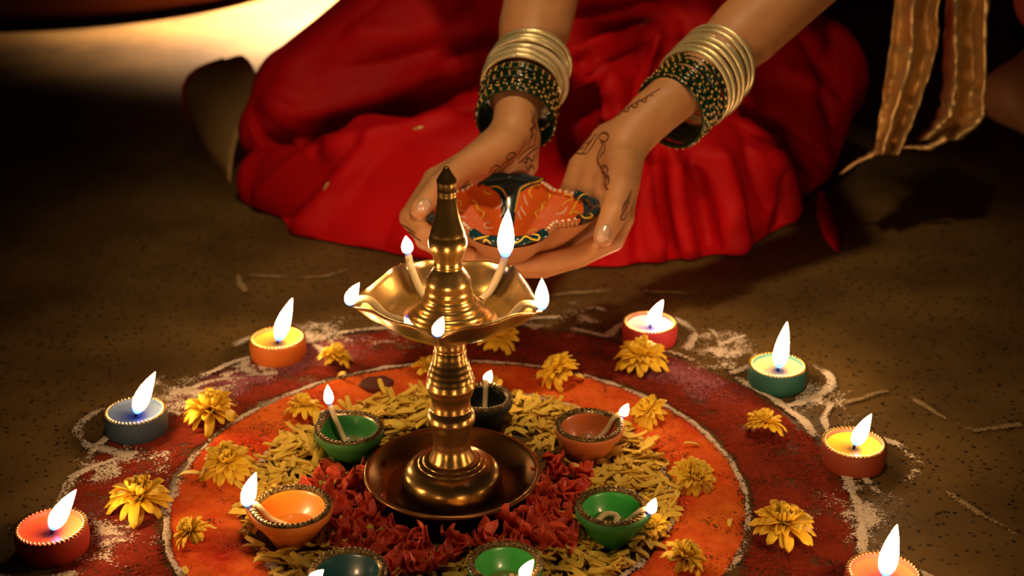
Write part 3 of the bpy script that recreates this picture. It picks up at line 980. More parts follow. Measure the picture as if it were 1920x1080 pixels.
for i, (px, py, w, tilt, lab) in enumerate(FLW):
    c = G(px, py, 0.008); c[2] = 0
    fwd = c[1] * CP + CAM_H * SP
    s = (w * fwd / FPX) / 0.043
    FPOS.append((c, s * 0.021))
    t = thing('chrysanthemum', lab, 'flower', c, 'yellow chrysanthemums laid on the rangoli')
    t.rotation_euler = (tilt[0], tilt[1], random.uniform(0, 6.28))
    t.location.z = 0.002 + 0.016 * s * (abs(tilt[0]) * 0.55 + abs(tilt[1]) * 0.45)
    t.scale = (s, s, s)
    ctr = link('flower_centre', pm_ctr, t)
    for n, ms, el0, r0, z0 in ((18, pm_out, 0.22, 0.0035, 0.0080), (17, pm_mid, 0.55, 0.0035, 0.0095), (14, pm_in, 0.90, 0.0034, 0.0110), (9, pm_in, 1.22, 0.0016, 0.0118)):
        for k in range(n):
            a = 2 * pi * (k + random.uniform(-.28, .28)) / n
            el = el0 + random.uniform(-0.20, 0.16)
            sc = random.uniform(0.82, 1.14)
            p = link('petal', random.choice(ms), t, (r0 * math.cos(a), r0 * math.sin(a), z0 + random.uniform(-.0008, .0008)))
            p.rotation_euler = (random.uniform(-.25, .25), -el, a)
            p.scale = (sc, sc, sc)
# a loose torn petal or two on the rings are part of the petals below

# ------------------------------------------------------------------ loose petals
pl = [new_mesh('yellow_petal', *solid(petal_geo(0.0165, w_, c_, d_, 0.9), 0.0005), M['petal_pale']) for w_, c_, d_ in ((0.0052, 0.35, 0.25), (0.0046, 0.5, 0.05), (0.0060, 0.3, 0.45), (0.0044, 0.4, -0.25))]
def red_geo(seed):
    vs = []
    n = 5
    for i in range(n):
        for j in range(n):
            u, v = -1 + 2 * i / (n - 1), -1 + 2 * j / (n - 1)
            x, y = u * math.sqrt(1 - v * v / 2), v * math.sqrt(1 - u * u / 2)
            z = 0.55 * (x * x) + 0.75 * nz((x, y, 0), 1.7, seed) + 0.35 * y * x + 0.30 * math.sin(3.5 * y + seed) * abs(x)
            vs.append((0.0098 * x * (1 + .25 * nz((x, y, 0), 1, seed + 3)), 0.0085 * y, 0.0095 * z))
    return solid((np.array(vs), grid_faces(n, n)), 0.0005)
rl = [new_mesh('red_petal', *red_geo(s), M['petal_r']) for s in (1.3, 4.7, 9.2, 12.9)]

def free(p, marg=0.0):
    if np.hypot(*(p - LB)[:2]) < 0.058: return False
    for b, R in DIYAS:
        if np.hypot(*(p - b)[:2]) < 0.60 * R + marg: return False
    return True

ypts = []
while len(ypts) < 1800:
    a = random.uniform(0, 2 * pi); r = math.sqrt(random.uniform(0.096 ** 2, 0.165 ** 2))
    p = RC + np.array([r * math.cos(a), r * math.sin(a), 0])
    if fbm(p, 16, 3.0) < -0.26 or not free(p, 0.004): continue
    ypts.append(p)
for _ in range(26):   # strays on the rings
    a = random.uniform(0, 2 * pi); r = random.uniform(0.17, 0.23)
    p = RC + np.array([r * math.cos(a), r * math.sin(a), 0])
    if free(p, 0.006): ypts.append(p)
ypts.sort(key=lambda p: p[1])
def in_view(p):
    q = p - np.array([0, 0, CAM_H])
    fwd = q[1] * CP - q[2] * SP; dn = -q[1] * SP - q[2] * CP
    v = 540 + FPX * dn / fwd; u = 960 + FPX * q[0] / fwd
    return -5 < v < 1095 and -20 < u < 1940
vis = [p for p in ypts if in_view(p)]
stuff = []
for k, p in enumerate(vis):
    me = random.choice(pl); s = random.uniform(0.75, 1.2)
    loc = (p[0], p[1], 0.0022 + random.uniform(0, 0.0065))
    rot = (random.uniform(-.5, .5), random.uniform(-.35, .25), random.uniform(0, 2 * pi))
    if k < 300:
        o = link('yellow_petal', me, None, loc, rot)
        o.scale = (s, s, s)
        tag(o, 'pale yellow flower petal scattered in the ring around the brass lamp, nearer side', 'petal', 'loose yellow petals nearest the camera')
    else:
        stuff.append((me, Matrix.LocRotScale(Vector(loc), __import__('mathutils').Euler(rot), Vector((s, s, s)))))
vv, ff, n0 = [], [], 0
cache = {me.name: (np.array([v.co[:] for v in me.vertices]), [tuple(p.vertices) for p in me.polygons]) for me in pl}
for me, mx in stuff:
    v, f = cache[me.name]
    A = np.array(mx)
    vv.append(v @ A[:3, :3].T + A[:3, 3]); ff += [tuple(i + n0 for i in q) for q in f]; n0 += len(v)
o = part('loose_flower_petals', (np.concatenate(vv) - RC, ff), M['petal_pale'], loc=RC)
tag(o, 'bed of pale yellow petals behind and beside the brass lamp', 'petals', kind='stuff')

k = 0
while k < 210:
    a = random.uniform(0, 2 * pi); r = math.sqrt(random.uniform(0.062 ** 2, 0.112 ** 2))
    p = LB + np.array([r * math.cos(a), r * math.sin(a) * 1.0 - 0.012, 0])
    if fbm(p, 18, 9.0) < -0.18 or not free(p, 0.016) or np.hypot(*(p - LB)[:2]) < 0.066: continue
    if math.sin(a) > 0.55: continue          # few red petals at the back
    if not in_view(p): continue
    k += 1
    s = random.uniform(0.7, 1.15)
    o = link('red_petal', random.choice(rl), None, (p[0], p[1], 0.005 + random.uniform(0, 0.009)), (random.uniform(-1.1, 1.1), random.uniform(-1.1, 1.1), random.uniform(0, 6.28)))
    o.scale = (s, s, s)
    tag(o, 'crumpled red-orange petal heaped around the base tray of the brass lamp', 'petal', 'red petals around the lamp tray')

# dark scrap lying on the orange ring, behind the green lamp
g = G(705, 726)
vs = []
for i in range(9):
    for j in range(7):
        u, v = -1 + i / 4, -1 + j / 3
        x, y = u * math.sqrt(1 - v * v / 2), v * math.sqrt(1 - u * u / 2)
        k = 1 + 0.35 * nz((x, y, 0), 1.3, 4.0)
        vs.append((0.0155 * x * k, 0.0125 * y * k, 0.0016 + 0.0022 * nz((x, y, 0), 1.8, 2.0)))
o = part('dried_leaf', solid((np.array(vs), grid_faces(9, 7)), 0.0008), M['maroon_cloth'], loc=(g[0], g[1], 0.0026))
tag(o, 'dark maroon scrap on the orange ring behind the green lamp', 'scrap')
# ------------------------------------------------------------------ the kneeling person
PB = np.array([0.10, 1.62, 0.0])
person = thing('person', 'person kneeling in a red sari, holding out a painted clay lamp with both hennaed hands', 'person', PB)

# --- body: arms, hands, trunk and head as one surface
def CH(pts, rad):
    return [prim_chain([P(*q) if q[0] > 3 else np.asarray(q, float) for q in pts], rad)]
shR, shL = np.array([0.27, 1.63, 0.50]), np.array([-0.065, 1.67, 0.52])
eR, eL = P(1560, -90, 1.38), P(1060, -200, 1.43)
# arm and hand at the right of the picture
armR = CH([(1172, 266, 1.240), (1225, 213, 1.262), (1290, 160, 1.288), (1400, 58, 1.330), eR, shR], [0.0215, 0.0225, 0.0245, 0.0335, 0.0375, 0.048])
palmR = CH([(1182, 268, 1.236), (1170, 345, 1.200), (1164, 405, 1.176)], [0.0150, 0.0135, 0.0115]) \
    + CH([(1168, 262, 1.243), (1142, 335, 1.215), (1128, 412, 1.187)], [0.0150, 0.0125, 0.0110]) \
    + CH([(1150, 260, 1.250), (1112, 330, 1.230), (1094, 400, 1.208)], [0.0150, 0.0125, 0.0105]) \
    + CH([(1136, 262, 1.256), (1092, 315, 1.245), (1068, 364, 1.232)], [0.0140, 0.0135, 0.0100]) \
    + CH([(1166, 290, 1.222), (1164, 338, 1.194)], [0.0155, 0.0150])
thumbR = CH([(1170, 308, 1.208), (1165, 352, 1.176), (1152, 398, 1.150), (1131, 444, 1.130)], [0.0150, 0.0138, 0.0120, 0.0088])
fingR = [CH([(1164, 410, 1.176), (1148, 449, 1.166), (1085, 481, 1.154), (1030, 492, 1.148), (975, 497, 1.146)], [0.0115, 0.0106, 0.0098, 0.0090, 0.0076]),
         CH([(1128, 416, 1.187), (1078, 484, 1.178), (1020, 503, 1.168), (968, 507, 1.164)], [0.0110, 0.0096, 0.0088, 0.0072]),
         CH([(1094, 403, 1.208), (1048, 472, 1.190), (990, 492, 1.182), (950, 494, 1.178)], [0.0105, 0.0094, 0.0086, 0.0072]),
         CH([(1068, 366, 1.232), (1030, 442, 1.215), (985, 462, 1.210), (955, 464, 1.208)], [0.0098, 0.0085, 0.0076, 0.0066])]
# arm and hand at the left of the picture
armL = CH([(964, 240, 1.262), (968, 200, 1.284), (976, 150, 1.310), (1003, 50, 1.355), eL, shL], [0.0200, 0.0208, 0.0240, 0.0345, 0.0390, 0.048])
palmL = CH([(950, 250, 1.256), (878, 306, 1.225), (818, 338, 1.198)], [0.0150, 0.0128, 0.0115]) \
    + CH([(960, 260, 1.260), (894, 316, 1.238), (840, 356, 1.222)], [0.0150, 0.0125, 0.0108]) \
    + CH([(976, 262, 1.266), (934, 318, 1.262), (890, 372, 1.246)], [0.0145, 0.0125, 0.0105]) \
    + CH([(986, 258, 1.270), (982, 308, 1.270), (950, 370, 1.268)], [0.0138, 0.0135, 0.0100]) \
    + CH([(950, 268, 1.242), (905, 298, 1.222)], [0.0160, 0.0152])
thumbL = CH([(940, 274, 1.238), (868, 314, 1.206), (822, 352, 1.176), (788, 390, 1.148)], [0.0150, 0.0132, 0.0114, 0.0092])
fingL = [CH([(818, 338, 1.198), (770, 408, 1.160), (795, 440, 1.138), (832, 456, 1.126)], [0.0115, 0.0100, 0.0090, 0.0076]),
         CH([(840, 358, 1.222), (798, 448, 1.172), (838, 470, 1.152), (880, 478, 1.142)], [0.0110, 0.0096, 0.0088, 0.0072]),
         CH([(890, 374, 1.246), (850, 462, 1.198), (900, 482, 1.180), (935, 486, 1.170)], [0.0105, 0.0094, 0.0086, 0.0072]),
         CH([(950, 372, 1.268), (905, 455, 1.220), (945, 470, 1.208), (975, 472, 1.200)], [0.0098, 0.0085, 0.0076, 0.0066])]
trunk = [prim_cone((0.10, 1.90, 0.10), (0.10, 1.86, 0.26), 0.125, 0.105), prim_cone((0.10, 1.86, 0.26), (0.10, 1.72, 0.46), 0.105, 0.115),
         prim_cone(shL, shR, 0.055, 0.055), prim_cone((0.10, 1.68, 0.50), (0.10, 1.60, 0.60), 0.055, 0.045)]
head = [prim_ell((0.10, 1.555, 0.675), (0.070, 0.088, 0.105)), prim_ell((0.10, 1.52, 0.615), (0.045, 0.055, 0.05)),
        prim_cone((0.10, 1.475, 0.675), (0.10, 1.452, 0.655), 0.008, 0.011), prim_cone((0.085, 1.468, 0.627), (0.115, 1.468, 0.627), 0.006, 0.006),
        prim_ell((0.028, 1.57, 0.67), (0.010, 0.018, 0.028)), prim_ell((0.172, 1.57, 0.67), (0.010, 0.018, 0.028))]
body_groups = [(trunk, 0.05, 0.03), (head, 0.014, 0.02), (armR, 0.02, 0.03), (armL, 0.02, 0.03), (palmR, 0.007, 0.008), (palmL, 0.007, 0.008),
               (thumbR, 0.006, 0.0045), (thumbL, 0.006, 0.0045)] + [(f, 0.004, 0.0030) for f in fingR + fingL]
bV, bF = sdf_mesh(body_groups, 0.003, project=0)
bV = relax(bV, bF, 2, 0.5)
for _ in range(2): bV = sdf_project(body_groups, bV)
bV = relax(bV, bF, 1, 0.35)
body = part('body', (bV - PB, bF), M['skin'], person)
bodyT = bvh_of(bV, bF)

# --- fingernails
def nail_on(bvh, c, a, b, rot, lift=0.0004, n=9):
    """curved nail plate lying on the finger: c pixel centre, a/b half axes in pixels"""
    vs = []
    ok = True
    for i in range(n):
        for j in range(n):
            u, v = -1 + 2 * i / (n - 1), -1 + 2 * j / (n - 1)
            x, y = u * math.sqrt(1 - v * v / 2) * a, v * math.sqrt(1 - u * u / 2) * b
            q, nn = cast(bvh, c[0] + x * math.cos(rot) - y * math.sin(rot), c[1] + x * math.sin(rot) + y * math.cos(rot))
            if q is None: return None
            e = max(abs(u), abs(v))
            vs.append(q + nn * (lift * (1.2 - e * e)))
    return solid((np.array(vs), grid_faces(n, n)), 0.0005)
for c, a, b, rot in (((1131, 438), 12, 19, 0.40), ((794, 386), 12, 16, 0.85)):
    g = nail_on(bodyT, c, a, b, rot)
    if g is not None:
        part('thumbnail', (g[0] - PB, g[1]), M['nail'], person)

# --- henna drawn on the hands
HEN = [[(893, 350), (905, 338), (918, 331), (925, 333), (915, 342), (900, 350)], [(915, 335), (920, 318), (930, 310), (938, 314), (945, 306), (955, 301), (963, 294)],
       [(913, 338), (923, 324), (932, 317), (941, 320), (948, 312), (958, 306), (966, 300)], [(948, 297), (955, 288), (965, 287), (964, 294), (955, 298), (948, 300)],
       [(970, 300), (980, 288), (992, 278), (1004, 272)], [(972, 306), (984, 296), (996, 284), (1008, 276)], [(978, 300), (986, 306), (990, 296), (998, 302), (1002, 290)],
       [(990, 275), (996, 255), (1000, 230), (996, 208)], [(1002, 268), (1005, 245), (1001, 225), (1004, 205)], [(994, 262), (1000, 252), (994, 242), (1003, 236), (996, 226), (1004, 218)],
       [(862, 354), (872, 349), (882, 346), (892, 351)], [(868, 350), (873, 343), (880, 340)], [(985, 312), (992, 318), (996, 310), (1002, 318)],
       [(1072, 284), (1090, 262), (1106, 248), (1122, 238)], [(1072, 284), (1084, 288), (1100, 288)], [(1082, 285), (1098, 266), (1110, 252)], [(1092, 287), (1106, 268), (1118, 250)],
       [(1100, 288), (1112, 272), (1122, 252)], [(1078, 272), (1088, 280), (1096, 274)], [(1090, 262), (1100, 270), (1108, 262)],
       [(1105, 250), (1125, 235), (1150, 222), (1165, 212), (1180, 200), (1195, 192), (1210, 184), (1225, 174), (1238, 166)],
       [(1160, 217), (1168, 207), (1176, 210), (1182, 199), (1192, 202), (1198, 189), (1210, 191), (1214, 180), (1226, 180)],
       [(1122, 262), (1128, 250), (1138, 250), (1141, 258), (1134, 266), (1126, 262)], [(1126, 262), (1130, 272), (1124, 285), (1120, 300), (1126, 312), (1132, 322), (1138, 336), (1134, 346), (1140, 356)],
       [(1134, 268), (1134, 282), (1127, 292), (1124, 302)], [(1126, 314), (1134, 310), (1140, 318), (1136, 328), (1128, 322)], [(1132, 334), (1140, 330), (1142, 342), (1136, 348)],
       [(1184, 358), (1178, 372), (1170, 384), (1166, 396)], [(1180, 376), (1172, 392), (1164, 408), (1170, 412), (1176, 398)], [(755, 428), (768, 436), (780, 446), (790, 452)], [(752, 420), (764, 428), (778, 438)]]
for l in HEN:
    for v, f in painted(bodyT, l, 0.00095, 0.0):
        part('henna_line', (v - PB, f), M['henna'], person)

# --- sari skirt
kL, kR = P(575, 182, 1.74), P(1500, 150, 1.76)      # knees
legs = [prim_chain([(0.04, 1.93, 0.15), P(800, 60, 1.82), kL, P(525, 245, 1.70)], [0.135, 0.105, 0.070, 0.050]),
        prim_chain([(0.16, 1.93, 0.15), P(1330, 70, 1.82), kR, P(1485, 290, 1.68)], [0.135, 0.110, 0.082, 0.052])]
shins = [prim_chain([P(505, 335, 1.65), P(700, 318, 1.570), P(1000, 340, 1.505)], [0.040, 0.062, 0.070]),
         prim_chain([P(1440, 330, 1.64), P(1360, 325, 1.580), P(1150, 345, 1.505)], [0.050, 0.066, 0.070]),
         prim_chain([(-0.275, 1.640, 0.0), (-0.20, 1.545, 0.0), (-0.05, 1.475, 0.0), (0.10, 1.465, 0.0), (0.22, 1.50, 0.0), (0.29, 1.58, 0.0)], [0.040, 0.050, 0.048, 0.046, 0.050, 0.046])]
lap = [prim_ell((0.10, 1.80, 0.08), (0.25, 0.26, 0.12)), prim_ell((0.10, 1.93, 0.16), (0.21, 0.20, 0.20))]
sari_groups = [(legs, 0.025, 0.02), (lap, 0.05, 0.05), (shins, 0.03, 0.006)]
# deep gaps between the folds are carved out along these lines
cV, cF = sdf_mesh(sari_groups, 0.009, project=1)
cT = bvh_of(cV, cF)
CARVE = [([(486, 232), (545, 262), (640, 240), (780, 192), (880, 152), (960, 118)], 0.017), ([(1112, 165), (1100, 210), (1085, 280)], 0.026), ([(1135, 150), (1170, 110), (1215, 75)], 0.009),
         ([(1260, 45), (1240, 110), (1215, 180)], 0.010), ([(1075, 108), (1098, 98)], 0.010), ([(1122, 128), (1140, 118)], 0.008),
         ([(1236, 280), (1242, 380), (1262, 490)], 0.014), ([(1310, 340), (1322, 400), (1340, 470)], 0.014), ([(1395, 208), (1450, 245), (1545, 305)], 0.007), ([(1380, 230), (1440, 268), (1520, 312)], 0.006),
         ([(1470, 330), (1475, 390), (1450, 440)], 0.012), ([(1215, 300), (1205, 400), (1195, 470)], 0.006), ([(1560, 60), (1545, 150), (1560, 230)], 0.007)]
for line, r in CARVE:
    pts = [cast(cT, x, y)[0] for x, y in smooth_path(np.array(line, float), 9)]
    pts = [p for p in pts if p is not None]
    if len(pts) > 1:
        n_ = len(pts)
        sari_groups.append(([prim_chain(pts, [r * (0.5 + 0.8 * math.sin(pi * (k + 0.5) / n_)) for k in range(n_)])], 0.01, -0.010))
sV, sF = sdf_mesh(sari_groups, 0.0042, project=1)
keep = sV[:, 2] > -0.012
sT = bvh_of(sV, sF)
FOLDS = [  # pixel polyline, height (m), width (m)
    ([(470, 210), (520, 250), (560, 258), (640, 238), (760, 200), (870, 158), (950, 125)], -0.016, 0.010),
    ([(480, 180), (560, 215), (680, 185), (820, 140), (950, 95)], 0.014, 0.016),
    ([(600, 285), (680, 262), (790, 238), (920, 200)], 0.012, 0.014),
    ([(690, 262), (640, 300), (570, 375), (505, 435)], -0.007, 0.007), ([(720, 262), (665, 305), (600, 380), (540, 450)], 0.010, 0.014),
    ([(600, 280), (540, 320), (470, 385)], 0.009, 0.014), ([(820, 240), (800, 340), (760, 480)], 0.005, 0.03),
    ([(640, 60), (760, 70), (900, 30)], 0.007, 0.018), ([(560, 120), (700, 120), (880, 70)], -0.006, 0.012),
    ([(1050, 62), (1140, 40), (1240, 5)], 0.014, 0.009), ([(1050, 82), (1140, 60), (1240, 25)], -0.008, 0.006), ([(1050, 105), (1130, 84), (1220, 45)], 0.014, 0.008),
    ([(1060, 150), (1120, 120), (1200, 75)], -0.018, 0.010), ([(1050, 140), (1110, 126), (1150, 105)], 0.010, 0.006),
    ([(1085, 180), (1075, 230), (1060, 300)], -0.018, 0.012), ([(1150, 140), (1145, 200), (1135, 240)], 0.016, 0.014),
    ([(1215, 60), (1200, 150), (1180, 230)], -0.014, 0.008), ([(1240, 60), (1225, 110), (1200, 190)], 0.014, 0.008), ([(1265, 60), (1265, 120)], -0.012, 0.008),
    ([(1200, 290), (1212, 400), (1240, 490)], 0.013, 0.010), ([(1232, 280), (1236, 390), (1256, 490)], -0.016, 0.008), ([(1262, 290), (1275, 400), (1300, 492)], 0.012, 0.011),
    ([(1300, 290), (1318, 390), (1340, 480)], -0.015, 0.008), ([(1340, 270), (1370, 380), (1390, 485)], 0.015, 0.018),
    ([(1390, 205), (1440, 235), (1540, 300)], -0.010, 0.007), ([(1380, 225), (1440, 262), (1530, 315)], -0.009, 0.007), ([(1400, 250), (1420, 330), (1450, 400)], -0.008, 0.009),
    ([(1450, 260), (1470, 330), (1490, 420)], 0.010, 0.016), ([(1500, 60), (1540, 130), (1580, 190)], -0.006, 0.009), ([(1460, 130), (1520, 150), (1600, 200)], 0.005, 0.012),
    ([(1105, 165), (1095, 220), (1085, 270)], -0.030, 0.016), ([(1250, 70), (1235, 130), (1215, 190)], -0.018, 0.010),
    ([(1060, 300), (1080, 400), (1090, 500)], 0.010, 0.016), ([(1120, 420), (1130, 460), (1135, 505)], -0.008, 0.010), ([(960, 250), (1000, 400), (1010, 500)], -0.006, 0.016)]
sN = normals(sV, sF)
disp = np.zeros(len(sV))
for line, amp, w in FOLDS:
    pts = [cast(sT, x, y)[0] for x, y in smooth_path(np.array(line, float), 26)]
    pts = [p for p in pts if p is not None]
    if len(pts) < 2: continue
    pts = np.array(pts)
    d2 = np.full(len(sV), 1.0); tt = np.zeros(len(sV))
    for k in range(len(pts) - 1):
        a, b = pts[k], pts[k + 1]; ab = b - a
        if np.linalg.norm(ab) > 0.08: continue
        h = np.clip(((sV - a) @ ab) / (ab @ ab + 1e-12), 0, 1)
        q = ((sV - a - h[:, None] * ab) ** 2).sum(1)
        m = q < d2
        d2[m] = q[m]; tt[m] = (k + h[m]) / (len(pts) - 1)
    taper = np.clip(np.minimum(tt, 1 - tt) * 6 + 0.25, 0, 1)
    disp += 1.15 * amp * (np.exp(-d2 / (w * w)) if amp > 0 else 1.35 * np.exp(-np.sqrt(d2 + 1e-6) / w)) * taper
def drape(p):
    """long soft wrinkles running down and out from the waist"""
    a = math.atan2(p[0] - 0.10, -(p[1] - 1.95)); d = math.hypot(p[0] - 0.10, p[1] - 1.95)
    q = (a * 5.5 + 0.6 * nz(p, 5, 3.0), d * 3.0, p[2] * 3.0)
    return 0.0075 * (abs(nz(q, 1.6, 1.0)) - 0.22) + 0.0030 * fbm(p, 9, 2.0)
wr_ = np.array([drape(p) for p in sV])
sV = sV + sN * (disp + wr_)[:, None]
sV[:, 2] = np.maximum(sV[:, 2], 0.0015 + 0.0015 * np.clip(sN[:, 2] + 1, 0, 1))
sari = part('sari_skirt', (sV - PB, sF), M['sari'], person)
# small gold dots woven into the skirt
sT = bvh_of(sV, sF)
mot = []
for x, y, a in ((785, 240, -0.2), (612, 348, -1.0), (1208, 42, -0.7)):
    c = np.array([x, y], float); d = np.array([math.cos(a), math.sin(a)]) * 9
    mot += painted(sT, [tuple(c - d), tuple(c), tuple(c + d)], 0.0020, 0.0, n=7)
if mot:
    v, f = join_geo(mot)
    part('woven_motif', (v - PB, f), M['zari'], person)

# --- blouse over the trunk
bl = [prim_cone((0.10, 1.87, 0.24), (0.10, 1.72, 0.46), 0.115, 0.124), prim_cone(shL, shR, 0.062, 0.062),
      prim_cone(shR, shR + (eR - shR) * 0.45, 0.058, 0.052), prim_cone(shL, shL + (eL - shL) * 0.45, 0.058, 0.052)]
v, f = sdf_mesh([(bl, 0.05, 0.03)], 0.008, project=0)
part('blouse', (v - PB, f), M['sari'], person)
v, f = sdf_mesh([([prim_ell((0.10, 1.595, 0.700), (0.078, 0.080, 0.100)), prim_ell((0.10, 1.69, 0.655), (0.045, 0.04, 0.05))], 0.03, 0.03)], 0.006, project=0)
part('hair', (v - PB, f), M['hair'], person, sub=1)

# --- folded border of the sari spread on the floor at the left
b0, b1, b2 = G(362, 238), G(385, 290), G(432, 345)
t0, t1, t2 = P(420, 112, 1.985), P(462, 108, 1.955), P(500, 180, 1.80)
rows = []
for s in np.linspace(0, 1, 14):
    bot = smooth_path([b0, b1, b2], 15)[int(round(s * 14))] if s < 1 else b2
    top = smooth_path([t0, t1, t2], 15)[int(round(s * 14))] if s < 1 else t2
    for t in np.linspace(0, 1, 8):
        q = bot * (1 - t) + top * t
        q = q + np.array([-0.030, -0.004, 0.018]) * math.sin(pi * t) * (1 - 0.6 * s)
        q[2] = max(q[2], 0.002)
        rows.append(q)
v, f = solid((np.array(rows), grid_faces(14, 8)), 0.002)
hem = part('sari_border', (v - PB, f), M['sari_inner'], person)
edge = [rows[k] + np.array([0, -0.001, 0.001]) for k in range(0, 8)]
part('red_piping', (lambda g: (g[0] - PB, g[1]))(tube(edge, 0.0030, 6)), M['sari'], hem)

# --- gold end of the sari hanging at the right
def hanging(rowpx, ydep, waves, depth, nrow=70, ncol=27, ph=0.0):
    r = smooth_path(np.array(rowpx, float), nrow)
    vs = []
    for i in range(nrow):
        py, xl, xr = r[i]
        for j in range(ncol):
            s = j / (ncol - 1)
            y = ydep + depth * math.sin(ph + s * waves * 2 * pi + 0.6 * math.sin(i * .11)) + 0.0045 * nz((s * 7, i * .28, 0), 1, ph) + 0.0025 * nz((s * 15, i * .7, 0), 1, ph + 7)
            vs.append(P(xl + (xr - xl) * s + 5 * nz((s, i * 0.3, 0), 1, ph + 4), py + (1 - s) * 0, y))
    return solid((np.array(vs), grid_faces(nrow, ncol)), 0.0018)
for rp, yd, wv, dp, ph in (([(-330, 1640, 1760), (-120, 1698, 1785), (0, 1680, 1762), (100, 1668, 1754), (200, 1652, 1722), (290, 1640, 1684)], 1.50, 1.6, 0.014, 0.6),
                           ([(-330, 1700, 1800), (-120, 1772, 1858), (0, 1773, 1855), (100, 1770, 1850), (180, 1767, 1845), (225, 1752, 1842), (262, 1722, 1800)], 1.53, 1.4, 0.014, 2.4)):
    v, f = hanging(rp, yd, wv, dp, ph=ph)
    part('gold_sari_end', (v - PB, f), M['zari'], person)
for pts, w in (([(1648, 282), (1630, 293), (1606, 304), (1576, 326)], 0.004), ([(1775, 258), (1742, 276), (1715, 275), (1690, 276)], 0.0042)):
    q = smooth_path([P(x, y, 1.51 + 0.0004 * (i * 10)) for i, (x, y) in enumerate(pts)], 16)
    v, f = tube(q, [w * (1 - 0.55 * k / 15) * (1 + 0.2 * math.sin(k * 1.7)) for k in range(16)], 8)
    part('gold_hem', (v - PB, f), M['zari'], person)
# narrow red strip trailing on the floor
q = [G(1540, 358, 0.006), G(1548, 400, 0.004), G(1560, 440, 0.004), G(1571, 468, 0.003)]
v, f = tube(smooth_path(q, 16), [0.004, .006, .008, .009, .009, .010, .010, .010, .010, .009, .009, .008, .007, .005, .004, .002], 8)
v = v.copy(); v[:, 2] = np.maximum(v[:, 2] * 0.45, 0.001)
part('trailing_cloth_strip', (v - PB, f), M['sari'], person)

# ------------------------------------------------------------------ second person at the right edge: a bent bare arm with a pink sleeve
Q0 = np.array([0.95, 1.95, 0.0])
p2 = thing('person', 'bare bent elbow and pink sleeve of a person just outside the right edge', 'person', Q0)
el = P(1893, 178, 1.80)
a2 = [prim_cone(el, P(2040, 60, 1.86), 0.030, 0.042), prim_cone(P(2040, 60, 1.86), P(2080, -330, 1.98), 0.042, 0.055), prim_cone(el, P(2060, 300, 1.74), 0.030, 0.026),
      prim_cone((0.80, 1.95, 0.52), (0.98, 2.0, 0.50), 0.06, 0.08)]
hand2 = CH([P(2060, 300, 1.74), P(2110, 335, 1.71)], [0.022, 0.018]) if False else [prim_cone(P(2060, 300, 1.74), P(2120, 345, 1.72), 0.024, 0.018)]
v, f = sdf_mesh([(a2, 0.03, 0.02), (hand2, 0.01, 0.01)], 0.006, project=1)
part('body', (v - Q0, f), M['skin'], p2, sub=1)
v, f = sdf_mesh([([prim_cone(P(1990, -10, 1.86), P(2080, -330, 1.98), 0.060, 0.070), prim_cone((1.0, 2.0, 0.10), (1.0, 2.0, 0.52), 0.16, 0.11), prim_ell((1.0, 1.95, 0.08), (0.22, 0.26, 0.10))], 0.04, 0.03)], 0.010, project=0)
v[:, 2] = np.maximum(v[:, 2], 0.001)
part('pink_garment', (v - Q0, f), M['pink_cloth'], p2, sub=1)

# ------------------------------------------------------------------ bangles
def bangle(ctr, n, R, r, material, name, label, group, dots=0, twist=0.0, flat=1.0):
    n = np.asarray(n, float); n /= np.linalg.norm(n)
    o = bpy.data.objects.new(name, None) if dots else None
    seg, cs = 64, 8
    vs = []
    for i in range(seg):
        a = 2 * pi * i / seg
        for j in range(cs):
            b = 2 * pi * j / cs
            rr = R + r * math.cos(b)
            vs.append((rr * math.cos(a), rr * math.sin(a), r * flat * math.sin(b)))
    geo = (np.array(vs), grid_faces(seg, cs, close_u=True, close_v=True))
    q = Vector(n).to_track_quat('Z', 'Y')
    if dots:
        o.empty_display_size = 0.02
        COL.objects.link(o)
        o.location = tuple(ctr); o.rotation_mode = 'QUATERNION'; o.rotation_quaternion = q
        part('ring', geo, material, o)
        part('gold_dots', join_geo([ball(((R + r * 0.75) * math.cos(a + twist), (R + r * 0.75) * math.sin(a + twist), 0), 0.0017, 6, 4, (1, 1, 1.0)) for a in np.linspace(0, 2 * pi, dots, endpoint=False)]), M['gold_paint'], o)
    else:
        o = part(name, geo, material, None, ctr)
        o.rotation_mode = 'QUATERNION'; o.rotation_quaternion = q
    return tag(o, label, 'bangle', group)

ORD = ['nearest the hand', 'second from the hand', 'third from the hand', 'fourth from the hand', 'fifth from the hand', 'sixth from the hand', 'seventh from the hand', 'eighth from the hand', 'ninth from the hand']
def bangle_set(c0, c1, n, count, R, r, material, name, label, group, dots=0, wob=0.05, flat=1.0):
    for k in range(count):
        t = k / max(1, count - 1)
        c = np.asarray(c0) * (1 - t) + np.asarray(c1) * t + rng.normal(0, 0.0006, 3)
        nn = np.asarray(n, float) + rng.normal(0, wob, 3)
        bangle(c, nn, R * (1 + rng.normal(0, 0.012)), r, material, name, label + ', ' + ORD[k], group, dots, rng.uniform(0, 1), flat)

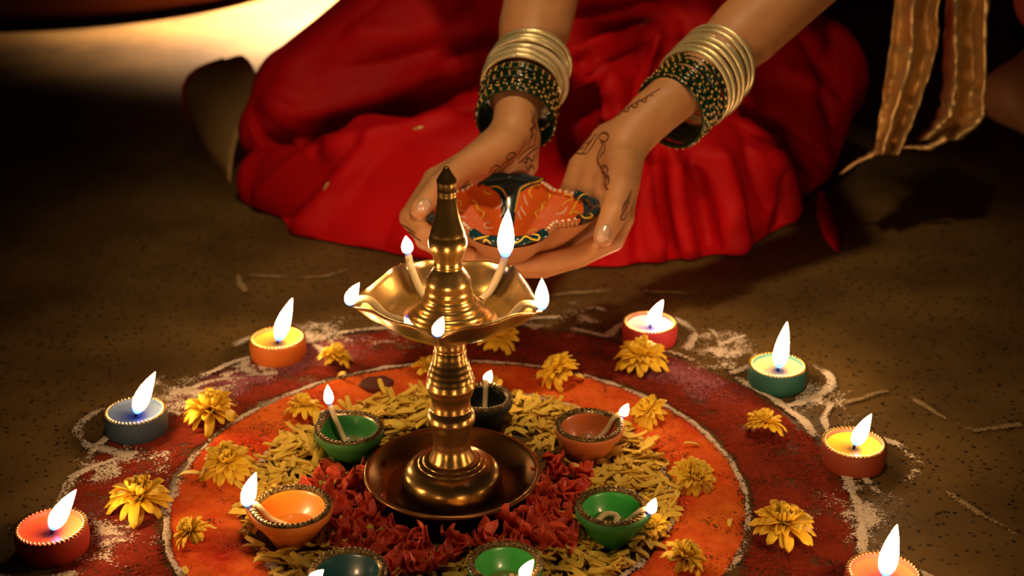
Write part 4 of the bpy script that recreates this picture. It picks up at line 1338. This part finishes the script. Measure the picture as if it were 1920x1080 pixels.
nL = np.array([0.13, 0.93, 0.37]); nR = np.array([0.63, 0.85, 0.17])
dz = lambda d: np.array([0, 0, -d])
bangle_set(P(967, 204, 1.281) + dz(.011), P(975, 160, 1.305) + dz(.010), nL, 8, 0.0362, 0.0020, M['green_glass'], 'green_bangle', 'dark green gold-dotted bangle on the wrist at picture left', 'green bangles on the left wrist in the picture', 30, 0.018)
bangle_set(P(978, 148, 1.311) + dz(.008), P(994, 106, 1.330) + dz(.006), nL, 6, 0.0372, 0.0024, M['gold_bangle'], 'gold_bangle', 'thin pale gold bangle on the arm at picture left', 'gold bangles on the left arm in the picture', 0, 0.015, 1.05)
bangle(P(976, 155, 1.308) + dz(.010), nL + np.array([.02, 0, .04]), 0.0350, 0.0020, M['silver_bangle'], 'silver_bangle', 'sparkling silver bangle between green and gold ones, arm at picture left', 'silver bangles', 0)
bangle(P(986, 132, 1.318) + dz(.010), nL + np.array([.05, 0, -.05]), 0.0388, 0.0030, M['cream_bangle'], 'cream_bangle', 'thick plain cream bangle among the gold ones, arm at picture left', 'cream bangles', 0)
bangle_set(P(1258, 188, 1.275) + dz(.011), P(1296, 154, 1.290) + dz(.010), nR, 8, 0.0355, 0.0020, M['green_glass'], 'green_bangle', 'dark green gold-dotted bangle on the wrist at picture right', 'green bangles on the right wrist in the picture', 30, 0.018)
bangle_set(P(1303, 148, 1.293) + dz(.009), P(1344, 110, 1.309) + dz(.006), nR, 7, 0.0382, 0.0023, M['gold_bangle'], 'gold_bangle', 'thin pale gold bangle on the arm at picture right', 'gold bangles on the right arm in the picture', 0, 0.015, 1.05)

# ------------------------------------------------------------------ painted diya held in the hands
DC = np.array([-0.003, 1.170, 0.158])
DB = np.array([DC[0], DC[1], 0.122])
diya = thing('painted_diya', 'large painted clay lamp with orange panels and dark teal corners held in both hands', 'oil lamp', DB)
def drim(a):
    g = 0
    for k in range(4):
        d = (a - k * pi / 2 + pi) % (2 * pi) - pi
        if abs(d) < pi / 4: g = math.cos(2 * d) ** 1.25
    return 0.0560 + 0.0215 * g, g
def dsurf(a, t, th=0.0):
    """inner surface: t 0 centre .. 1 rim; th offsets to the underside"""
    R, g = drim(a)
    r = R * t
    depth = 0.032
    z = 0.158 - depth * (1 - t ** 2.1) + 0.004 * g * max(0, t - 0.6) / 0.4
    bul = (1 - g) ** 1.2 * math.sin(pi * max(0, min(1, (t - 0.30) / 0.66))) ** 2     # panels swell
    z += 0.0045 * bul + 0.0050 * (1 - g) * t ** 2
    z -= 0.003 * g ** 3 * math.sin(pi * t) * (t > 0.2)
    if th:
        z = 0.1555 - 0.0335 * (1 - t ** 2.6) - th + 0.003 * g * max(0, t - 0.6) / 0.4
        r = R * t
    z += 0.02 * r * math.sin(a) + (0.0045 * (1 - g) * t ** 2 if th else 0)
    return np.array([DC[0] + r * math.cos(a), DC[1] + r * math.sin(a), z])
def dpatch(a0, a1, na, t0, t1, nt, fn=None):
    vs = []
    for i in range(na):
        for j in range(nt):
            s = i / (na - 1); t = t0 + (t1 - t0) * j / (nt - 1)
            lo_, hi_ = (a0, a1) if fn is None else fn(t)
            vs.append(dsurf(lo_ + (hi_ - lo_) * s, t))
    return np.array(vs), grid_faces(na, nt)
def cw(t):      # half angle of the teal corner at height t
    return 0.125 + 0.29 * max(0, (t - 0.84) / 0.16) ** 1.4
geos = []
panels, corners_ = [], []
for k in range(4):
    a = k * pi / 2
    g = dpatch(0, 0, 15, 0.02, 1.0, 26, fn=lambda t, a=a: (a - cw(t), a + cw(t)))
    pc = part('corner_lip', (g[0] - DB, g[1]), M['paint_teal'], diya); geos.append(g); corners_.append(pc)
    # rolled scroll edge on the corner
    e = [dsurf(q, 1.0) + np.array([0, 0, 0.0016]) for q in np.linspace(a - 0.46, a + 0.46, 25)]
    rr = [0.0028 + 0.0018 * abs(math.sin(3.2 * (s - 0.5) * pi)) for s in np.linspace(0, 1, 25)]
    g = tube(e, rr, 9); geos.append(g)
    part('scroll_edge', (g[0] - DB, g[1]), M['paint_teal'], pc)
    g = dpatch(0, 0, 21, 0.02, 1.0, 26, fn=lambda t, a=a: (a + cw(t), a + pi / 2 - cw(t)))
    pn = part('panel', (g[0] - DB, g[1]), M['paint_orange'], diya); geos.append(g); panels.append(pn)
    e = [dsurf(q, 1.0) + np.array([0, 0, 0.0006]) for q in np.linspace(a + 0.46, a + pi / 2 - 0.46, 20)]
    g = tube(e, 0.0022, 8); geos.append(g)
    part('panel_rim', (g[0] - DB, g[1]), M['paint_orange'], pn)
    bd = [ball(dsurf(q, 0.985) + np.array([0, 0, 0.0034]), 0.0018, 7, 5) for q in np.linspace(a + 0.50, a + pi / 2 - 0.50, 8)]
    g = join_geo(bd)
    part('white_beads', (g[0] - DB, g[1]), M['paint_white'], pn)
    # pressed notches on the outer edge of the rim
    nt_ = [ball(dsurf(q, 1.03) + np.array([0, 0, -0.0022]), 0.0022, 7, 5, (1, 1, 1.3)) for q in np.linspace(a + 0.52, a + pi / 2 - 0.52, 11)]
    g = join_geo(nt_)
    part('pressed_notches', (g[0] - DB, g[1]), M['terracotta'], pn)
vs = []
for i in range(120):
    for j in range(14):
        vs.append(dsurf(2 * pi * i / 120, 0.0 + j / 13, 0.0005))
part('bowl_underside', (np.array(vs) - DB, [tuple(reversed(q)) for q in grid_faces(120, 14, close_u=True)]), M['terracotta'], diya)
dv, df = join_geo(geos)
dT = BVHTree.FromPolygons([Vector(v) for v in dv], df)
def cc(l): return [(840 + x / 5.683, 300 + y / 5.683) for x, y in l]
YEL = [[(980, 290), (970, 270), (930, 270), (885, 300), (865, 345), (875, 380), (900, 405)], [(1060, 350), (1085, 370), (1080, 400), (1065, 410)],
       [(1055, 450), (1000, 475), (1010, 505), (985, 535), (945, 550), (935, 580), (960, 625)], [(1225, 395), (1230, 375), (1290, 370), (1330, 395), (1310, 420), (1260, 445), (1215, 480)],
       [(385, 320), (400, 350), (440, 360), (465, 340)], [(245, 420), (295, 450), (320, 525), (375, 550), (380, 590), (345, 640)],
       [(185, 555), (120, 525), (60, 490), (50, 450), (80, 430), (130, 440), (140, 480), (120, 495)],
       [(440, 285), (530, 285), (590, 330), (625, 400), (645, 500)], [(1010, 200), (960, 230), (880, 250), (780, 300), (750, 380), (730, 470), (712, 560)],
       [(1560, 370), (1470, 365), (1420, 380), (1380, 430), (1340, 510), (1295, 575)], [(1295, 580), (1345, 555), (1400, 570), (1450, 615), (1510, 615), (1540, 590), (1510, 570)],
       [(225, 890), (280, 890), (330, 870), (380, 875), (400, 845), (460, 890)], [(225, 870), (300, 840), (440, 810)],
       [(690, 900), (770, 860), (825, 815), (900, 845), (960, 850), (970, 810), (930, 795), (880, 800)], [(-300, 610), (-330, 650), (-290, 680), (-250, 660)], [(840, 775), (900, 750), (955, 732)]]
WHI = [[(810, 375), (825, 440), (850, 485)], [(775, 490), (800, 550), (830, 590)], [(750, 540), (760, 600), (785, 635)], [(1270, 500), (1230, 560), (1150, 580)],
       [(570, 415), (570, 480), (500, 525)], [(600, 500), (590, 560), (545, 610)], [(70, 575), (130, 600), (190, 615)], [(90, 650), (150, 685), (220, 700)],
       [(440, 670), (400, 675), (385, 700), (420, 730), (480, 720)]]
for lines, m, nm in ((YEL, 'paint_yellow', 'yellow_scroll'), (WHI, 'paint_white', 'white_stroke')):
    for l in lines:
        for v, f in painted(dT, cc(l), 0.0010 if m == 'paint_yellow' else 0.0008, 0.0):
            part(nm, (v - DB, f), M[m], diya)

# ------------------------------------------------------------------ far background
cu = [(0.0, 0.0), (0.42, 0.0), (0.47, 0.02), (0.48, 0.05), (0.46, 0.085), (0.40, 0.10), (0.0, 0.105)]
o = part('floor_cushion', lathe(refine(cu, 3), 72), M['maroon_cloth'], loc=(-0.90, 3.01, 0.0))
tag(o, 'dark maroon round floor cushion blurred far behind at the upper left', 'cushion')
